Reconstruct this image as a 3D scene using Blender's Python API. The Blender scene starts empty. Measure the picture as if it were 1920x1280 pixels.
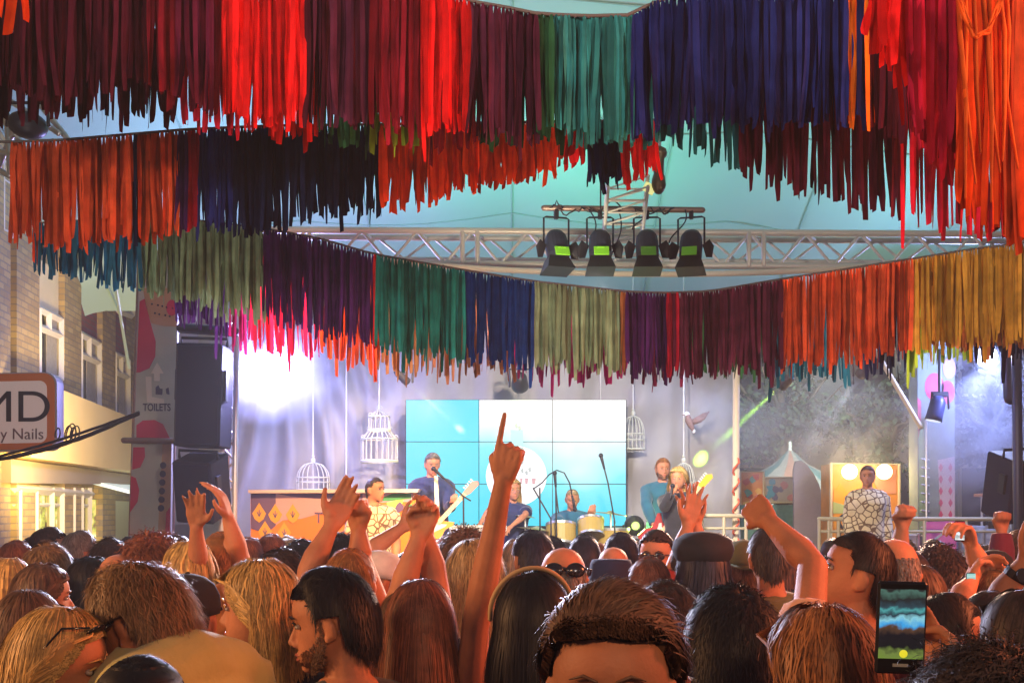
import bpy, math, random
import numpy as np
from mathutils import Vector, Matrix, Euler
R = math.radians
S = bpy.context.scene
COL = S.collection
rnd = random.Random(7)
NR = np.random.RandomState(11)

# ------------------------------------------------------------------ camera
CAMH, FPX, HX, HY = 1.95, 2100.0, 960.0, 955.0
cam = bpy.data.cameras.new('camera'); camo = bpy.data.objects.new('camera', cam); COL.objects.link(camo)
camo.location = (0, 0, CAMH); camo.rotation_euler = (R(90), 0, 0)
cam.sensor_width = 36; cam.lens = 36*FPX/1920
cam.shift_y = (HY-640)/1920
cam.clip_start = .05; cam.clip_end = 500
S.camera = camo

def P(px, py, Y):
    return Vector(((px-HX)/FPX*Y, Y, CAMH-(py-HY)/FPX*Y))

# ------------------------------------------------------------------ world, light, exposure
W = bpy.data.worlds.new('World'); S.world = W; W.use_nodes = True
bg = W.node_tree.nodes['Background']
bg.inputs[0].default_value = (.15, .12, .16, 1); bg.inputs[1].default_value = .75
S.view_settings.view_transform = 'Standard'; S.view_settings.look = 'None'
S.view_settings.exposure = 0.0; S.view_settings.gamma = 1
S.cycles.use_denoising = True
S.cycles.max_bounces = 6; S.cycles.diffuse_bounces = 3; S.cycles.glossy_bounces = 2
S.cycles.transmission_bounces = 4; S.cycles.transparent_max_bounces = 6; S.cycles.volume_bounces = 1
S.cycles.caustics_reflective = False; S.cycles.caustics_refractive = False
S.cycles.sample_clamp_indirect = 4
S.cycles.volume_step_rate = 2.0

def lamp(name, kind, loc, energy, color, target=None, size=.3, size_y=None, cone=60, blend=.5):
    l = bpy.data.lights.new(name, kind); o = bpy.data.objects.new(name, l); COL.objects.link(o)
    o.location = loc; l.energy = energy; l.color = color
    if kind == 'AREA':
        l.size = size
        if size_y: l.shape = 'RECTANGLE'; l.size_y = size_y
    else: l.shadow_soft_size = size
    if kind == 'SPOT': l.spot_size = R(cone); l.spot_blend = blend
    if target is not None:
        o.rotation_euler = (Vector(target)-Vector(loc)).to_track_quat('-Z', 'Y').to_euler()
    return o

# unseen fill lights added for the garlands, crowd and brick wall
lamp('garland_fill_light', 'SPOT', (-3.6, -2.5, 3.4), 1450, (1, .90, .84), (-.6, 5.5, 5.3), .25, cone=62, blend=1)  # unseen warm-white source added behind the camera to light the strips
lamp('garland_fill_light', 'SPOT', (3.8, -2.5, 3.4), 1450, (1, .86, .80), (1, 5.5, 5.3), .25, cone=62, blend=1)
lamp('crowd_fill_light', 'SPOT', (4.4, 3.0, 3.3), 1150, (1, .22, .08), (.4, 4.4, 1.7), .6, cone=90, blend=.8)  # unseen warm source for the crowd, no fixture stands here
lamp('crowd_fill_light', 'SPOT', (-4.2, 2.0, 2.8), 640, (1, .47, .19), (-.4, 3.6, 1.6), .5, cone=95, blend=.8)
lamp('crowd_fill_light', 'SPOT', (.9, -1.0, 3.1), 170, (1, .50, .24), (.4, 2.6, 1.7), .2, cone=90, blend=.8)  # added behind the camera to brighten the nearest heads
lamp('brick_fill_light', 'SPOT', (-4.15, 11.3, 2.3), 820, (1, .70, .26), (-6.2, 14.5, 3.1), .3, cone=95, blend=.8)  # hidden fill added to warm the brick wall
for gx in (-2.6, 0.1, 2.8):
    lamp('centre_row_fill', 'SPOT', (gx, 5.95, 2.75), 34, (1, .92, .86), (gx, 7.4, 3.5), .25, cone=150, blend=1)  # fill added low under the strips to even out the centre row
# stage lamps
lamp('canopy_wash', 'AREA', (.4, 12.2, 4.35), 50, (.10, 1, .62), (.4, 12.4, 7), 2.6, .6)
lamp('canopy_wash', 'AREA', (-3.2, 12.0, 4.35), 17, (.30, .9, .85), (-3.0, 12.2, 7), 1.5, .6)
lamp('canopy_wash', 'AREA', (4.4, 12.2, 4.4), 24, (.30, .95, .70), (4.2, 12.4, 7), 2.0, .6)
lamp('truss_wash', 'SPOT', (0, 7.9, 3.3), 200, (1, .86, .62), (.4, 10, 4.4), .2, cone=85, blend=.8)
lamp('stage_front', 'SPOT', (.7, 8.6, 3.7), 1500, (1, .86, .72), (.4, 13.0, 1.9), .12, cone=70, blend=.7)
lamp('stage_front', 'SPOT', (1.6, 8.6, 3.7), 480, (1, .80, .58), (3.4, 13.0, 1.9), .12, cone=55, blend=.7)
lamp('stage_front_amber', 'SPOT', (-1.2, 8.6, 3.6), 1300, (1, .56, .22), (-1.6, 11.2, 1.6), .12, cone=55, blend=.7)
lamp('curtain_blue', 'SPOT', (-2.6, 12.6, 3.8), 230, (.24, .36, 1), (-2.4, 14.3, 2.4), .1, cone=120, blend=1)
lamp('curtain_amber', 'SPOT', (-.9, 12.4, 3.9), 420, (1, .66, .40), (-1.8, 14.3, 2.0), .1, cone=75, blend=1)
lamp('curtain_blue', 'SPOT', (2.2, 12.9, 3.8), 130, (.50, .56, 1), (2.0, 14.3, 2.4), .1, cone=95, blend=1)
lamp('crowd_rim', 'SPOT', (-2.2, 11.2, 3.6), 3600, (.80, .80, 1), (-.8, 4.5, 1.7), .15, cone=50, blend=.8)
lamp('crowd_rim', 'SPOT', (3.2, 11.2, 3.6), 3200, (1, .60, .42), (1.2, 4.5, 1.7), .15, cone=50, blend=.8)
lamp('garden_wash', 'SPOT', (4.4, 14.9, 3.6), 1300, (.72, .92, .85), (4.6, 19.5, 3.2), .3, cone=110, blend=1)

# ------------------------------------------------------------------ materials
MATS = {}
def mat(name, col=(.5,.5,.5), rough=.7, metal=0, var=.0, vscale=20, emit=None, estr=1, bump=0, bscale=60, island=0, trans=0, spec=.3, coat=0, sheen=0):
    if name in MATS: return MATS[name]
    m = bpy.data.materials.new(name); MATS[name] = m; m.use_nodes = True
    nt = m.node_tree; n = nt.nodes; L = nt.links
    b = n['Principled BSDF']
    b.inputs['Base Color'].default_value = (*col, 1); b.inputs['Roughness'].default_value = rough
    b.inputs['Metallic'].default_value = metal; b.inputs['Specular IOR Level'].default_value = spec
    if coat: b.inputs['Coat Weight'].default_value = coat
    if sheen: b.inputs['Sheen Weight'].default_value = sheen
    src = None
    tc = None
    if var or bump or island:
        tc = n.new('ShaderNodeTexCoord')
    if var:
        nz = n.new('ShaderNodeTexNoise'); nz.inputs['Scale'].default_value = vscale; nz.inputs['Detail'].default_value = 4
        L.new(tc.outputs['Object'], nz.inputs['Vector'])
        mr = n.new('ShaderNodeMapRange'); mr.inputs[1].default_value = .3; mr.inputs[2].default_value = .7
        mr.inputs[3].default_value = 1-var; mr.inputs[4].default_value = 1+var
        L.new(nz.outputs['Fac'], mr.inputs[0]); src = mr.outputs[0]
    if island:
        g = n.new('ShaderNodeNewGeometry'); mr = n.new('ShaderNodeMapRange')
        mr.inputs[3].default_value = 1-island; mr.inputs[4].default_value = 1+island
        L.new(g.outputs['Random Per Island'], mr.inputs[0])
        if src:
            mu = n.new('ShaderNodeMath'); mu.operation = 'MULTIPLY'; L.new(src, mu.inputs[0]); L.new(mr.outputs[0], mu.inputs[1]); src = mu.outputs[0]
        else: src = mr.outputs[0]
    colsock = None
    if src:
        vm = n.new('ShaderNodeVectorMath'); vm.operation = 'SCALE'; vm.inputs[0].default_value = col
        L.new(src, vm.inputs['Scale']); L.new(vm.outputs[0], b.inputs['Base Color']); colsock = vm.outputs[0]
    if bump:
        nz = n.new('ShaderNodeTexNoise'); nz.inputs['Scale'].default_value = bscale; nz.inputs['Detail'].default_value = 5
        L.new(tc.outputs['Object'], nz.inputs['Vector'])
        bp = n.new('ShaderNodeBump'); bp.inputs['Strength'].default_value = bump; bp.inputs['Distance'].default_value = .01
        L.new(nz.outputs['Fac'], bp.inputs['Height']); L.new(bp.outputs[0], b.inputs['Normal'])
    if emit is not None:
        b.inputs['Emission Color'].default_value = (*emit, 1); b.inputs['Emission Strength'].default_value = estr
    if trans:
        t = n.new('ShaderNodeBsdfTranslucent'); t.inputs[0].default_value = (*col, 1)
        if colsock: L.new(colsock, t.inputs[0])
        mx = n.new('ShaderNodeMixShader'); mx.inputs[0].default_value = trans
        L.new(b.outputs[0], mx.inputs[1]); L.new(t.outputs[0], mx.inputs[2])
        L.new(mx.outputs[0], n['Material Output'].inputs[0])
    return m

# ------------------------------------------------------------------ mesh builder
class MB:
    def __init__(s): s.v = []; s.f = []; s.mi = []; s.n = 0
    def add(s, v, f, mi=0):
        v = np.asarray(v, float).reshape(-1, 3); o = s.n
        s.v.append(v); s.n += len(v)
        s.f += [tuple(int(i)+o for i in q) for q in f]; s.mi += [mi]*len(f)
        return s
    def box(s, c, d, rot=None, mi=0, bev=0):
        x, y, z = (k/2 for k in d)
        if bev:
            b = min(bev, x*.9, y*.9, z*.9)
            pts = []
            for sx in (-1, 1):
                for sy in (-1, 1):
                    for sz in (-1, 1):
                        pts += [(sx*(x-b), sy*(y-b), sz*z), (sx*(x-b), sy*y, sz*(z-b)), (sx*x, sy*(y-b), sz*(z-b))]
            import bmesh
            bm = bmesh.new(); [bm.verts.new(p) for p in pts]
            bmesh.ops.convex_hull(bm, input=bm.verts); bm.verts.index_update()
            v = np.array([p.co[:] for p in bm.verts]); f = [[w.index for w in q.verts] for q in bm.faces]; bm.free()
        else:
            v = np.array([(i, j, k) for i in (-x, x) for j in (-y, y) for k in (-z, z)])
            f = [(0,1,3,2), (4,6,7,5), (0,4,5,1), (2,3,7,6), (0,2,6,4), (1,5,7,3)]
        if rot is not None:
            M = np.array(Euler(rot).to_matrix()); v = v @ M.T
        return s.add(v+np.array(c), f, mi)
    def tube(s, pts, r, n=8, mi=0, flat=1.0, closed=False, round_=True, up=None):
        pts = [Vector(p) for p in pts]; k = len(pts)
        if not hasattr(r, '__len__'): r = [r]*k
        r = list(r)
        if round_ and not closed:
            d0 = (pts[0]-pts[1]).normalized(); d1 = (pts[-1]-pts[-2]).normalized()
            p0, p1, a, b = pts[0], pts[-1], r[0], r[-1]
            pts = [p0+d0*a*.95, p0+d0*a*.6] + pts + [p1+d1*b*.6, p1+d1*b*.95]
            r = [a*.3, a*.8] + r + [b*.8, b*.3]; k = len(pts)
        V = []
        prev = None
        for i in range(k):
            if closed: t = pts[(i+1) % k]-pts[i-1]
            else: t = pts[min(i+1, k-1)]-pts[max(i-1, 0)]
            t.normalize()
            if prev is None:
                a = Vector(up) if up is not None else (Vector((0, 0, 1)) if abs(t.z) < .9 else Vector((1, 0, 0)))
                prev = a
            u = (prev - t*prev.dot(t))
            if u.length < 1e-6: u = t.orthogonal()
            u.normalize(); w = t.cross(u); prev = u
            for j in range(n):
                an = 2*math.pi*j/n
                V.append(pts[i] + u*(math.cos(an)*r[i]*flat) + w*(math.sin(an)*r[i]))
        F = []
        for i in range(k if closed else k-1):
            i2 = (i+1) % k
            for j in range(n): F.append((i*n+j, i*n+(j+1) % n, i2*n+(j+1) % n, i2*n+j))
        if not closed: F.append(tuple(range(n))[::-1]); F.append(tuple((k-1)*n+j for j in range(n)))
        return s.add([tuple(p) for p in V], F, mi)
    def loft(s, rings, n=24, mi=0, pw=1.0):
        """rings: (x,y,z,hw,hd)"""
        V = []; F = []
        for (x, y, z, hw, hd) in rings:
            for j in range(n):
                a = 2*math.pi*j/n; c, sn = math.cos(a), math.sin(a)
                V.append((x+hw*math.copysign(abs(c)**pw, c), y+hd*math.copysign(abs(sn)**pw, sn), z))
        k = len(rings)
        for i in range(k-1):
            for j in range(n): F.append((i*n+j, i*n+(j+1) % n, (i+1)*n+(j+1) % n, (i+1)*n+j))
        F.append(tuple(range(n))[::-1]); F.append(tuple((k-1)*n+j for j in range(n)))
        return s.add(V, F, mi)
    def ell(s, c, r, n=16, m=10, rot=None, mi=0):
        V = [(0, 0, -r[2])]; F = []
        for i in range(1, m):
            a = -math.pi/2+math.pi*i/m
            for j in range(n):
                b = 2*math.pi*j/n; V.append((r[0]*math.cos(a)*math.cos(b), r[1]*math.cos(a)*math.sin(b), r[2]*math.sin(a)))
        V.append((0, 0, r[2])); T = len(V)-1
        for j in range(n): F.append((0, 1+(j+1) % n, 1+j)); F.append((T, 1+(m-2)*n+j, 1+(m-2)*n+(j+1) % n))
        for i in range(m-2):
            for j in range(n): a = 1+i*n; F.append((a+j, a+(j+1) % n, a+n+(j+1) % n, a+n+j))
        V = np.array(V)
        if rot is not None: V = V @ np.array(Euler(rot).to_matrix()).T
        return s.add(V+np.array(c), F, mi)
    def lathe(s, prof, n=24, M=None, mi=0, cap=True):
        V = []; F = []
        for (r, z) in prof:
            for j in range(n): a = 2*math.pi*j/n; V.append((r*math.cos(a), r*math.sin(a), z))
        k = len(prof)
        for i in range(k-1):
            for j in range(n): F.append((i*n+j, i*n+(j+1) % n, (i+1)*n+(j+1) % n, (i+1)*n+j))
        if cap: F.append(tuple(range(n))[::-1]); F.append(tuple((k-1)*n+j for j in range(n)))
        if M is not None: V = [tuple(M @ Vector(p)) for p in V]
        return s.add(V, F, mi)
    def prism(s, poly, ext, mi=0):
        """poly: list of 3D points; ext: extrusion vector"""
        k = len(poly); e = Vector(ext)
        V = [Vector(p) for p in poly] + [Vector(p)+e for p in poly]
        F = [tuple(range(k))[::-1], tuple(range(k, 2*k))] + [(i, (i+1) % k, k+(i+1) % k, k+i) for i in range(k)]
        return s.add([tuple(p) for p in V], F, mi)
    def pp(s, pts, Y, th=.004, mi=0):
        """flat polygon traced in photo pixels at depth Y, thickness th towards the camera"""
        return s.prism([P(x, y, Y) for x, y in pts], (0, -th, 0), mi)
    def mesh(s, name, smooth=False):
        me = bpy.data.meshes.new(name)
        V = np.concatenate(s.v) if s.v else np.zeros((0, 3))
        me.from_pydata(V.tolist(), [], s.f)
        if any(s.mi): me.polygons.foreach_set('material_index', s.mi)
        if smooth: me.polygons.foreach_set('use_smooth', [True]*len(s.f))
        me.update(); return me
    def build(s, name, mats, parent=None, smooth=False, loc=None):
        me = s.mesh(name, smooth)
        return link(name, me, mats, parent, loc)

def link(name, me, mats, parent=None, loc=None):
    if not isinstance(mats, (list, tuple)): mats = [mats]
    if len(me.materials) == 0:
        for m in mats: me.materials.append(m)
    o = bpy.data.objects.new(name, me); COL.objects.link(o)
    if parent: o.parent = parent
    if loc is not None: o.location = loc
    return o
def recenter(o, c):
    """move a top-level mesh's origin to c"""
    c = Vector(c); o.data.transform(Matrix.Translation(-c)); o.location = c; return o
def tag(o, label=None, cat=None, group=None, kind=None):
    if label: o['label'] = label
    if cat: o['category'] = cat
    if group: o['group'] = group
    if kind: o['kind'] = kind
    return o
def empty(name, loc, label, cat, group=None):
    o = bpy.data.objects.new(name, None); COL.objects.link(o); o.location = loc; o.empty_display_size = .1
    return tag(o, label, cat, group)
def adopt(child, parent):
    """parent a world-space mesh to a moved empty"""
    child.parent = parent; child.matrix_parent_inverse = Matrix.Translation(parent.location).inverted(); return child
def text(s, size, name, m, M, parent=None, ext=.002, sx=1, bold=0):
    c = bpy.data.curves.new(name, 'FONT'); c.body = s; c.size = size; c.extrude = ext; c.align_x = 'CENTER'; c.align_y = 'CENTER'; c.offset = bold
    o = bpy.data.objects.new(name, c); COL.objects.link(o)
    dg = bpy.context.evaluated_depsgraph_get(); me = bpy.data.meshes.new_from_object(o.evaluated_get(dg))
    bpy.data.objects.remove(o)
    me.transform(M @ Matrix.Scale(sx, 4, (1, 0, 0)))
    me.name = name
    for k in range(len(me.materials)): me.materials.pop()
    return link(name, me, m, parent)
def remesh(mb, vox, smooth=2):
    me = mb.mesh('tmp'); o = bpy.data.objects.new('tmp', me); COL.objects.link(o)
    md = o.modifiers.new('r', 'REMESH'); md.mode = 'VOXEL'; md.voxel_size = vox; md.use_smooth_shade = True
    if smooth: ms = o.modifiers.new('s', 'SMOOTH'); ms.factor = .5; ms.iterations = smooth
    dg = bpy.context.evaluated_depsgraph_get(); out = bpy.data.meshes.new_from_object(o.evaluated_get(dg))
    bpy.data.objects.remove(o); bpy.data.meshes.remove(me)
    return out

# ------------------------------------------------------------------ setting
def ground():
    m = bpy.data.materials.new('paving'); m.use_nodes = True; n = m.node_tree.nodes; L = m.node_tree.links
    tc = n.new('ShaderNodeTexCoord'); br = n.new('ShaderNodeTexBrick'); br.inputs['Scale'].default_value = 4
    br.inputs['Color1'].default_value = (.13, .07, .05, 1); br.inputs['Color2'].default_value = (.10, .055, .045, 1); br.inputs['Mortar'].default_value = (.05, .045, .04, 1)
    L.new(tc.outputs['Object'], br.inputs['Vector']); L.new(br.outputs[0], n['Principled BSDF'].inputs['Base Color'])
    b = MB(); b.add([(-90, -60, 0), (90, -60, 0), (90, 150, 0), (-90, 150, 0)], [(0, 1, 2, 3)])
    tag(b.build('ground', m), kind='structure')
ground()

# ---- brick building on the left
WS, WX = .101, -4.31
def WY(px): return -WX/((HX-px)/FPX-WS)
def WP(px, py, out=0.0):
    Y = WY(px); p = P(px, py, Y); nrm = Vector((1, WS, 0)).normalized()
    return p+nrm*out
NW = Vector((1, WS, 0)).normalized()
def wquad(mb, pts, out, th, mi=0):
    """quad on the wall plane from photo pixels; front face 'out' from wall, thickness th inwards"""
    mb.prism([WP(x, y, out) for x, y in pts], -NW*th, mi)
def wallmat(name, c1, c2, mort):
    m = bpy.data.materials.new(name); m.use_nodes = True; n = m.node_tree.nodes; L = m.node_tree.links
    tc = n.new('ShaderNodeTexCoord'); sp = n.new('ShaderNodeSeparateXYZ'); cb = n.new('ShaderNodeCombineXYZ')
    L.new(tc.outputs['Object'], sp.inputs[0]); L.new(sp.outputs[1], cb.inputs[0]); L.new(sp.outputs[2], cb.inputs[1])
    br = n.new('ShaderNodeTexBrick'); br.inputs['Scale'].default_value = 1; br.inputs['Brick Width'].default_value = .22; br.inputs['Row Height'].default_value = .075
    br.inputs['Mortar Size'].default_value = .008
    br.inputs['Color1'].default_value = (*c1, 1); br.inputs['Color2'].default_value = (*c2, 1); br.inputs['Mortar'].default_value = (*mort, 1)
    L.new(cb.outputs[0], br.inputs['Vector']); L.new(br.outputs[0], n['Principled BSDF'].inputs['Base Color'])
    bp = n.new('ShaderNodeBump'); bp.inputs['Distance'].default_value = .01; bp.inputs['Strength'].default_value = .8; bp.invert = True
    L.new(br.outputs['Fac'], bp.inputs['Height']); L.new(bp.outputs[0], n['Principled BSDF'].inputs['Normal'])
    n['Principled BSDF'].inputs['Roughness'].default_value = .85
    return m
M_BRICK = wallmat('yellow_brick', (.46, .33, .12), (.33, .23, .09), (.26, .21, .12))
M_REDP = wallmat('red_brick', (.28, .09, .07), (.22, .07, .06), (.16, .12, .10))
M_CREAM = mat('cream_panel', (.72, .60, .33), .6, var=.06, vscale=3)
M_WFRAME = mat('window_frame_paint', (.70, .66, .50), .5)
M_DGLASS = mat('dark_glass', (.03, .035, .03), .08, spec=.6)
M_BLACK = mat('black_plastic', (.015, .015, .02), .45)
M_ALU = mat('aluminium', (.62, .62, .60), .35, metal=.85)
M_WHITE = mat('white_paint', (.55, .54, .50), .5)

def building():
    Y0, Y1 = 5.0, 19.0
    base = Vector((WX-WS*10, 10, 0))
    e = empty('brick_building', base, 'yellow brick building with a cream shop fascia along the left of the street', 'building')
    b = MB()
    a0 = Vector((WX-WS*Y0, Y0, 0)); a1 = Vector((WX-WS*Y1, Y1, 0))
    b.prism([a0, a1, a1+Vector((0, 0, 9)), a0+Vector((0, 0, 9))], -NW*.3)
    adopt(b.build('wall', M_BRICK), e)
    # piers between the window bays
    b = MB()
    for x0, x1 in ((-30, -2), (10, 54), (103, 135), (176, 201)):
        wquad(b, [(x0, 1150), (x1, 1150), (x1, -200), (x0, -200)], .12, .12)
    adopt(b.build('pier', M_BRICK), e)
    b = MB(); wquad(b, [(56, 575), (102, 597), (102, 508), (56, 480)], .05, .05)
    adopt(b.build('cream_wall_panel', M_CREAM), e); b = MB()
    wquad(b, [(0, 400), (12, 412), (12, 560), (0, 560)], .05, .05)
    adopt(b.build('cream_wall_panel', M_CREAM), e)
    for q in ([(136, 622), (175, 643), (175, 545), (136, 520)], [(202, 660), (230, 675), (230, 590), (202, 570)], [(136, 440), (175, 470), (175, 400), (136, 360)]):
        b = MB(); wquad(b, q, .05, .05); adopt(b.build('red_brick_panel', M_REDP), e)
    wins = [((57, 577), (100, 598), (100, 712), (57, 705)), ((137, 625), (173, 643), (173, 776), (137, 766)),
            ((203, 663), (229, 675), (229, 792), (203, 782)), ((-14, 300), (14, 322), (14, 440), (-14, 430)),
            ((145, 455), (181, 480), (181, 556), (145, 540)), ((211, 535), (237, 548), (237, 592), (211, 582))]
    for tl, tr, br_, bl in wins:
        w = bpy.data.objects.new('window', None); COL.objects.link(w); adopt(w, e)
        def lerp(a, c, t): return (a[0]+(c[0]-a[0])*t, a[1]+(c[1]-a[1])*t)
        b = MB()
        for (p, q) in ((tl, tr), (tr, br_), (br_, bl), (bl, tl), (lerp(tl, bl, .27), lerp(tr, br_, .27)), (lerp(tl, tr, .45), lerp(lerp(tl, bl, .27), lerp(tr, br_, .27), .45))):
            A, B = WP(*p, .08), WP(*q, .08); d = (B-A); mid = (A+B)/2
            ang = Vector((-WS, 1, 0)).normalized()
            b.tube([A, B], .05, n=4, round_=False, up=NW)
        fr = b.build('frame', M_WFRAME); fr.parent = w
        b = MB(); wquad(b, [tl, tr, br_, bl], .04, .02)
        pn = b.build('pane', M_DGLASS); pn.parent = w
        b = MB(); q = lerp(tl, tr, .5); wquad(b, [q, tr, br_, lerp(bl, br_, .5)], .055, .01)
        cu = b.build('blind', mat('blind_cloth', (.40, .36, .24), .9, var=.1)); cu.parent = w
    # fascia box over the shop
    b = MB(); wquad(b, [(-20, 706), (240, 800), (236, 889), (-20, 857)], .42, .42)
    adopt(b.build('fascia', mat('fascia_panel', (.85, .62, .22), .5, var=.05, vscale=1.5)), e)
    b = MB(); wquad(b, [(-20, 860), (236, 892), (236, 908), (-20, 905)], .22, .22)
    adopt(b.build('soffit', mat('soffit', (.33, .27, .18), .8)), e)
    # shop windows
    M_LIT = bpy.data.materials.new('lit_shop_glass'); M_LIT.use_nodes = True
    n = M_LIT.node_tree.nodes; L = M_LIT.node_tree.links; B = n['Principled BSDF']
    tc = n.new('ShaderNodeTexCoord'); nz = n.new('ShaderNodeTexNoise'); nz.inputs['Scale'].default_value = 2.4; nz.inputs['Detail'].default_value = 3
    mp = n.new('ShaderNodeMapping'); mp.inputs['Scale'].default_value = (1, 1.3, 3.0); L.new(tc.outputs['Object'], mp.inputs[0]); L.new(mp.outputs[0], nz.inputs['Vector'])
    cr = n.new('ShaderNodeValToRGB'); el = cr.color_ramp.elements
    el[0].position = .36; el[0].color = (.16, .10, .03, 1); el[1].position = .70; el[1].color = (.95, .95, .60, 1)
    k = cr.color_ramp.elements.new(.47); k.color = (.45, .50, .05, 1); k = cr.color_ramp.elements.new(.56); k.color = (.85, .62, .16, 1)
    L.new(nz.outputs['Fac'], cr.inputs[0]); L.new(cr.outputs[0], B.inputs['Emission Color']); B.inputs['Emission Strength'].default_value = 1.3
    B.inputs['Base Color'].default_value = (.05, .05, .05, 1); B.inputs['Roughness'].default_value = .1
    for x0, x1 in ((18, 46), (50, 76), (82, 96), (101, 118), (123, 134), (139, 150)):
        w = MB(); wquad(w, [(x0, 918), (x1, 921), (x1, 1120), (x0, 1120)], .05, .03)
        adopt(w.build('shop_window', M_LIT), e)
    b = MB()
    for x in (16, 48, 79, 98.5, 120.5, 136.5, 152):
        b.tube([WP(x, 914, .10), WP(x, 1150, .10)], .045, n=4, round_=False, up=NW)
    b.tube([WP(10, 914, .10), WP(156, 926, .10)], .06, n=4, round_=False, up=NW)
    b.tube([WP(10, 945, .09), WP(156, 948, .09)], .025, n=4, round_=False, up=NW)
    adopt(b.build('shopfront_frame', M_WFRAME), e)
    # doorway, lit awning
    b = MB(); wquad(b, [(160, 935), (196, 938), (196, 1120), (160, 1120)], .03, .02); adopt(b.build('doorway', M_LIT), e)
    b = MB(); wquad(b, [(198, 938), (240, 940), (240, 1120), (198, 1120)], .06, .03)
    adopt(b.build('door', mat('pale_door', (.62, .60, .36), .5)), e)
    b = MB(); b.prism([WP(158, 905, .05), WP(236, 913, .05), WP(236, 936, .9), WP(158, 936, .9)], (0, 0, .05))
    adopt(b.build('awning', mat('awning_panel', (.7, .8, .8), .5, emit=(.75, .9, .85), estr=.55)), e)
building()

# projecting shop sign
def sign():
    Y = 10.6
    e = empty('shop_sign', P(40, 845, Y), 'rounded light box sign with orange rim reading MD above osy Nails', 'sign')
    def rr(x0, y0, x1, y1, r, k=6):
        out = []
        for cx, cy, a0 in ((x1-r, y0+r, -90), (x1-r, y1-r, 0), (x0+r, y1-r, 90), (x0+r, y0+r, 180)):
            for i in range(k+1): a = R(a0+90*i/k); out.append((cx+r*math.cos(a), cy+r*math.sin(a)))
        return out
    sh = lambda pts: [(x, y + (x-52)*-.02) for x, y in pts]
    b = MB(); b.prism([P(x, y, Y) for x, y in sh(rr(-75, 698, 107, 845, 24))], (0, .16, 0)); adopt(b.build('case', mat('sign_case', (.42, .42, .45), .4, metal=.4)), e)
    b = MB(); b.pp(sh(rr(-72, 700, 103, 842, 22)), Y-.001, .012); adopt(b.build('rim', mat('sign_rim', (.42, .12, .03), .4, emit=(.5, .14, .04), estr=.12)), e)
    b = MB(); b.pp(sh(rr(-62, 714, 88, 830, 14)), Y-.014, .006); adopt(b.build('face', mat('sign_face', (.45, .36, .34), .4, emit=(.7, .55, .5), estr=.25)), e)
    Mt = lambda px, py: Matrix.Translation(P(px, py, Y-.024)) @ Matrix.Rotation(R(90), 4, 'X')
    adopt(text('MD', .42, 'lettering', M_BLACK, Mt(26, 765), sx=1.12, bold=0), e)
    adopt(text('Cosy Nails', .15, 'lettering', mat('grey_lettering', (.16, .10, .10), .5), Mt(17, 814), sx=1.0), e)
sign()

# black cable bundle
def cables():
    b = MB(); r_ = random.Random(3)
    for k in range(7):
        o = r_.uniform(-5, 5); pts = []
        for i in range(25):
            t = i/24; x = -40+t*300; y = 866-t*92 + 9*math.sin(math.pi*t)*(1+.4*o/5) + o*(.4+.6*math.sin(math.pi*t)) + r_.uniform(-.6, .6)
            pts.append(P(x, y, 9.6+.03*k))
        b.tube(pts, .012, n=6)
    for cx, s in ((128, 1), (137, .8), (133, 1.3), (108, .7), (142, 1)):
        pts = [P(cx+7*s*math.sin(a*.9), 812+14*s*math.cos(a), 9.55) for a in np.linspace(0, 5.5, 14)]
        b.tube(pts, .006, n=5)
    o = b.build('cable_bundle', M_BLACK, smooth=True); recenter(o, P(100, 820, 9.6))
    tag(o, 'bundle of black cables slung from the shop sign to the banner tower', 'cable')
cables()
def leaning_tube():
    b = MB(); b.tube([P(218, 545, 11.6), P(242, 690, 11.2)], .016, n=8)
    o = b.build('light_tube', mat('tube_glass', (.7, .7, .5), .3, emit=(.7, .75, .3), estr=.2)); recenter(o, P(230, 620, 11.4))
    tag(o, 'thin slanting light tube in front of the brick wall', 'lamp')
leaning_tube()

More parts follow.
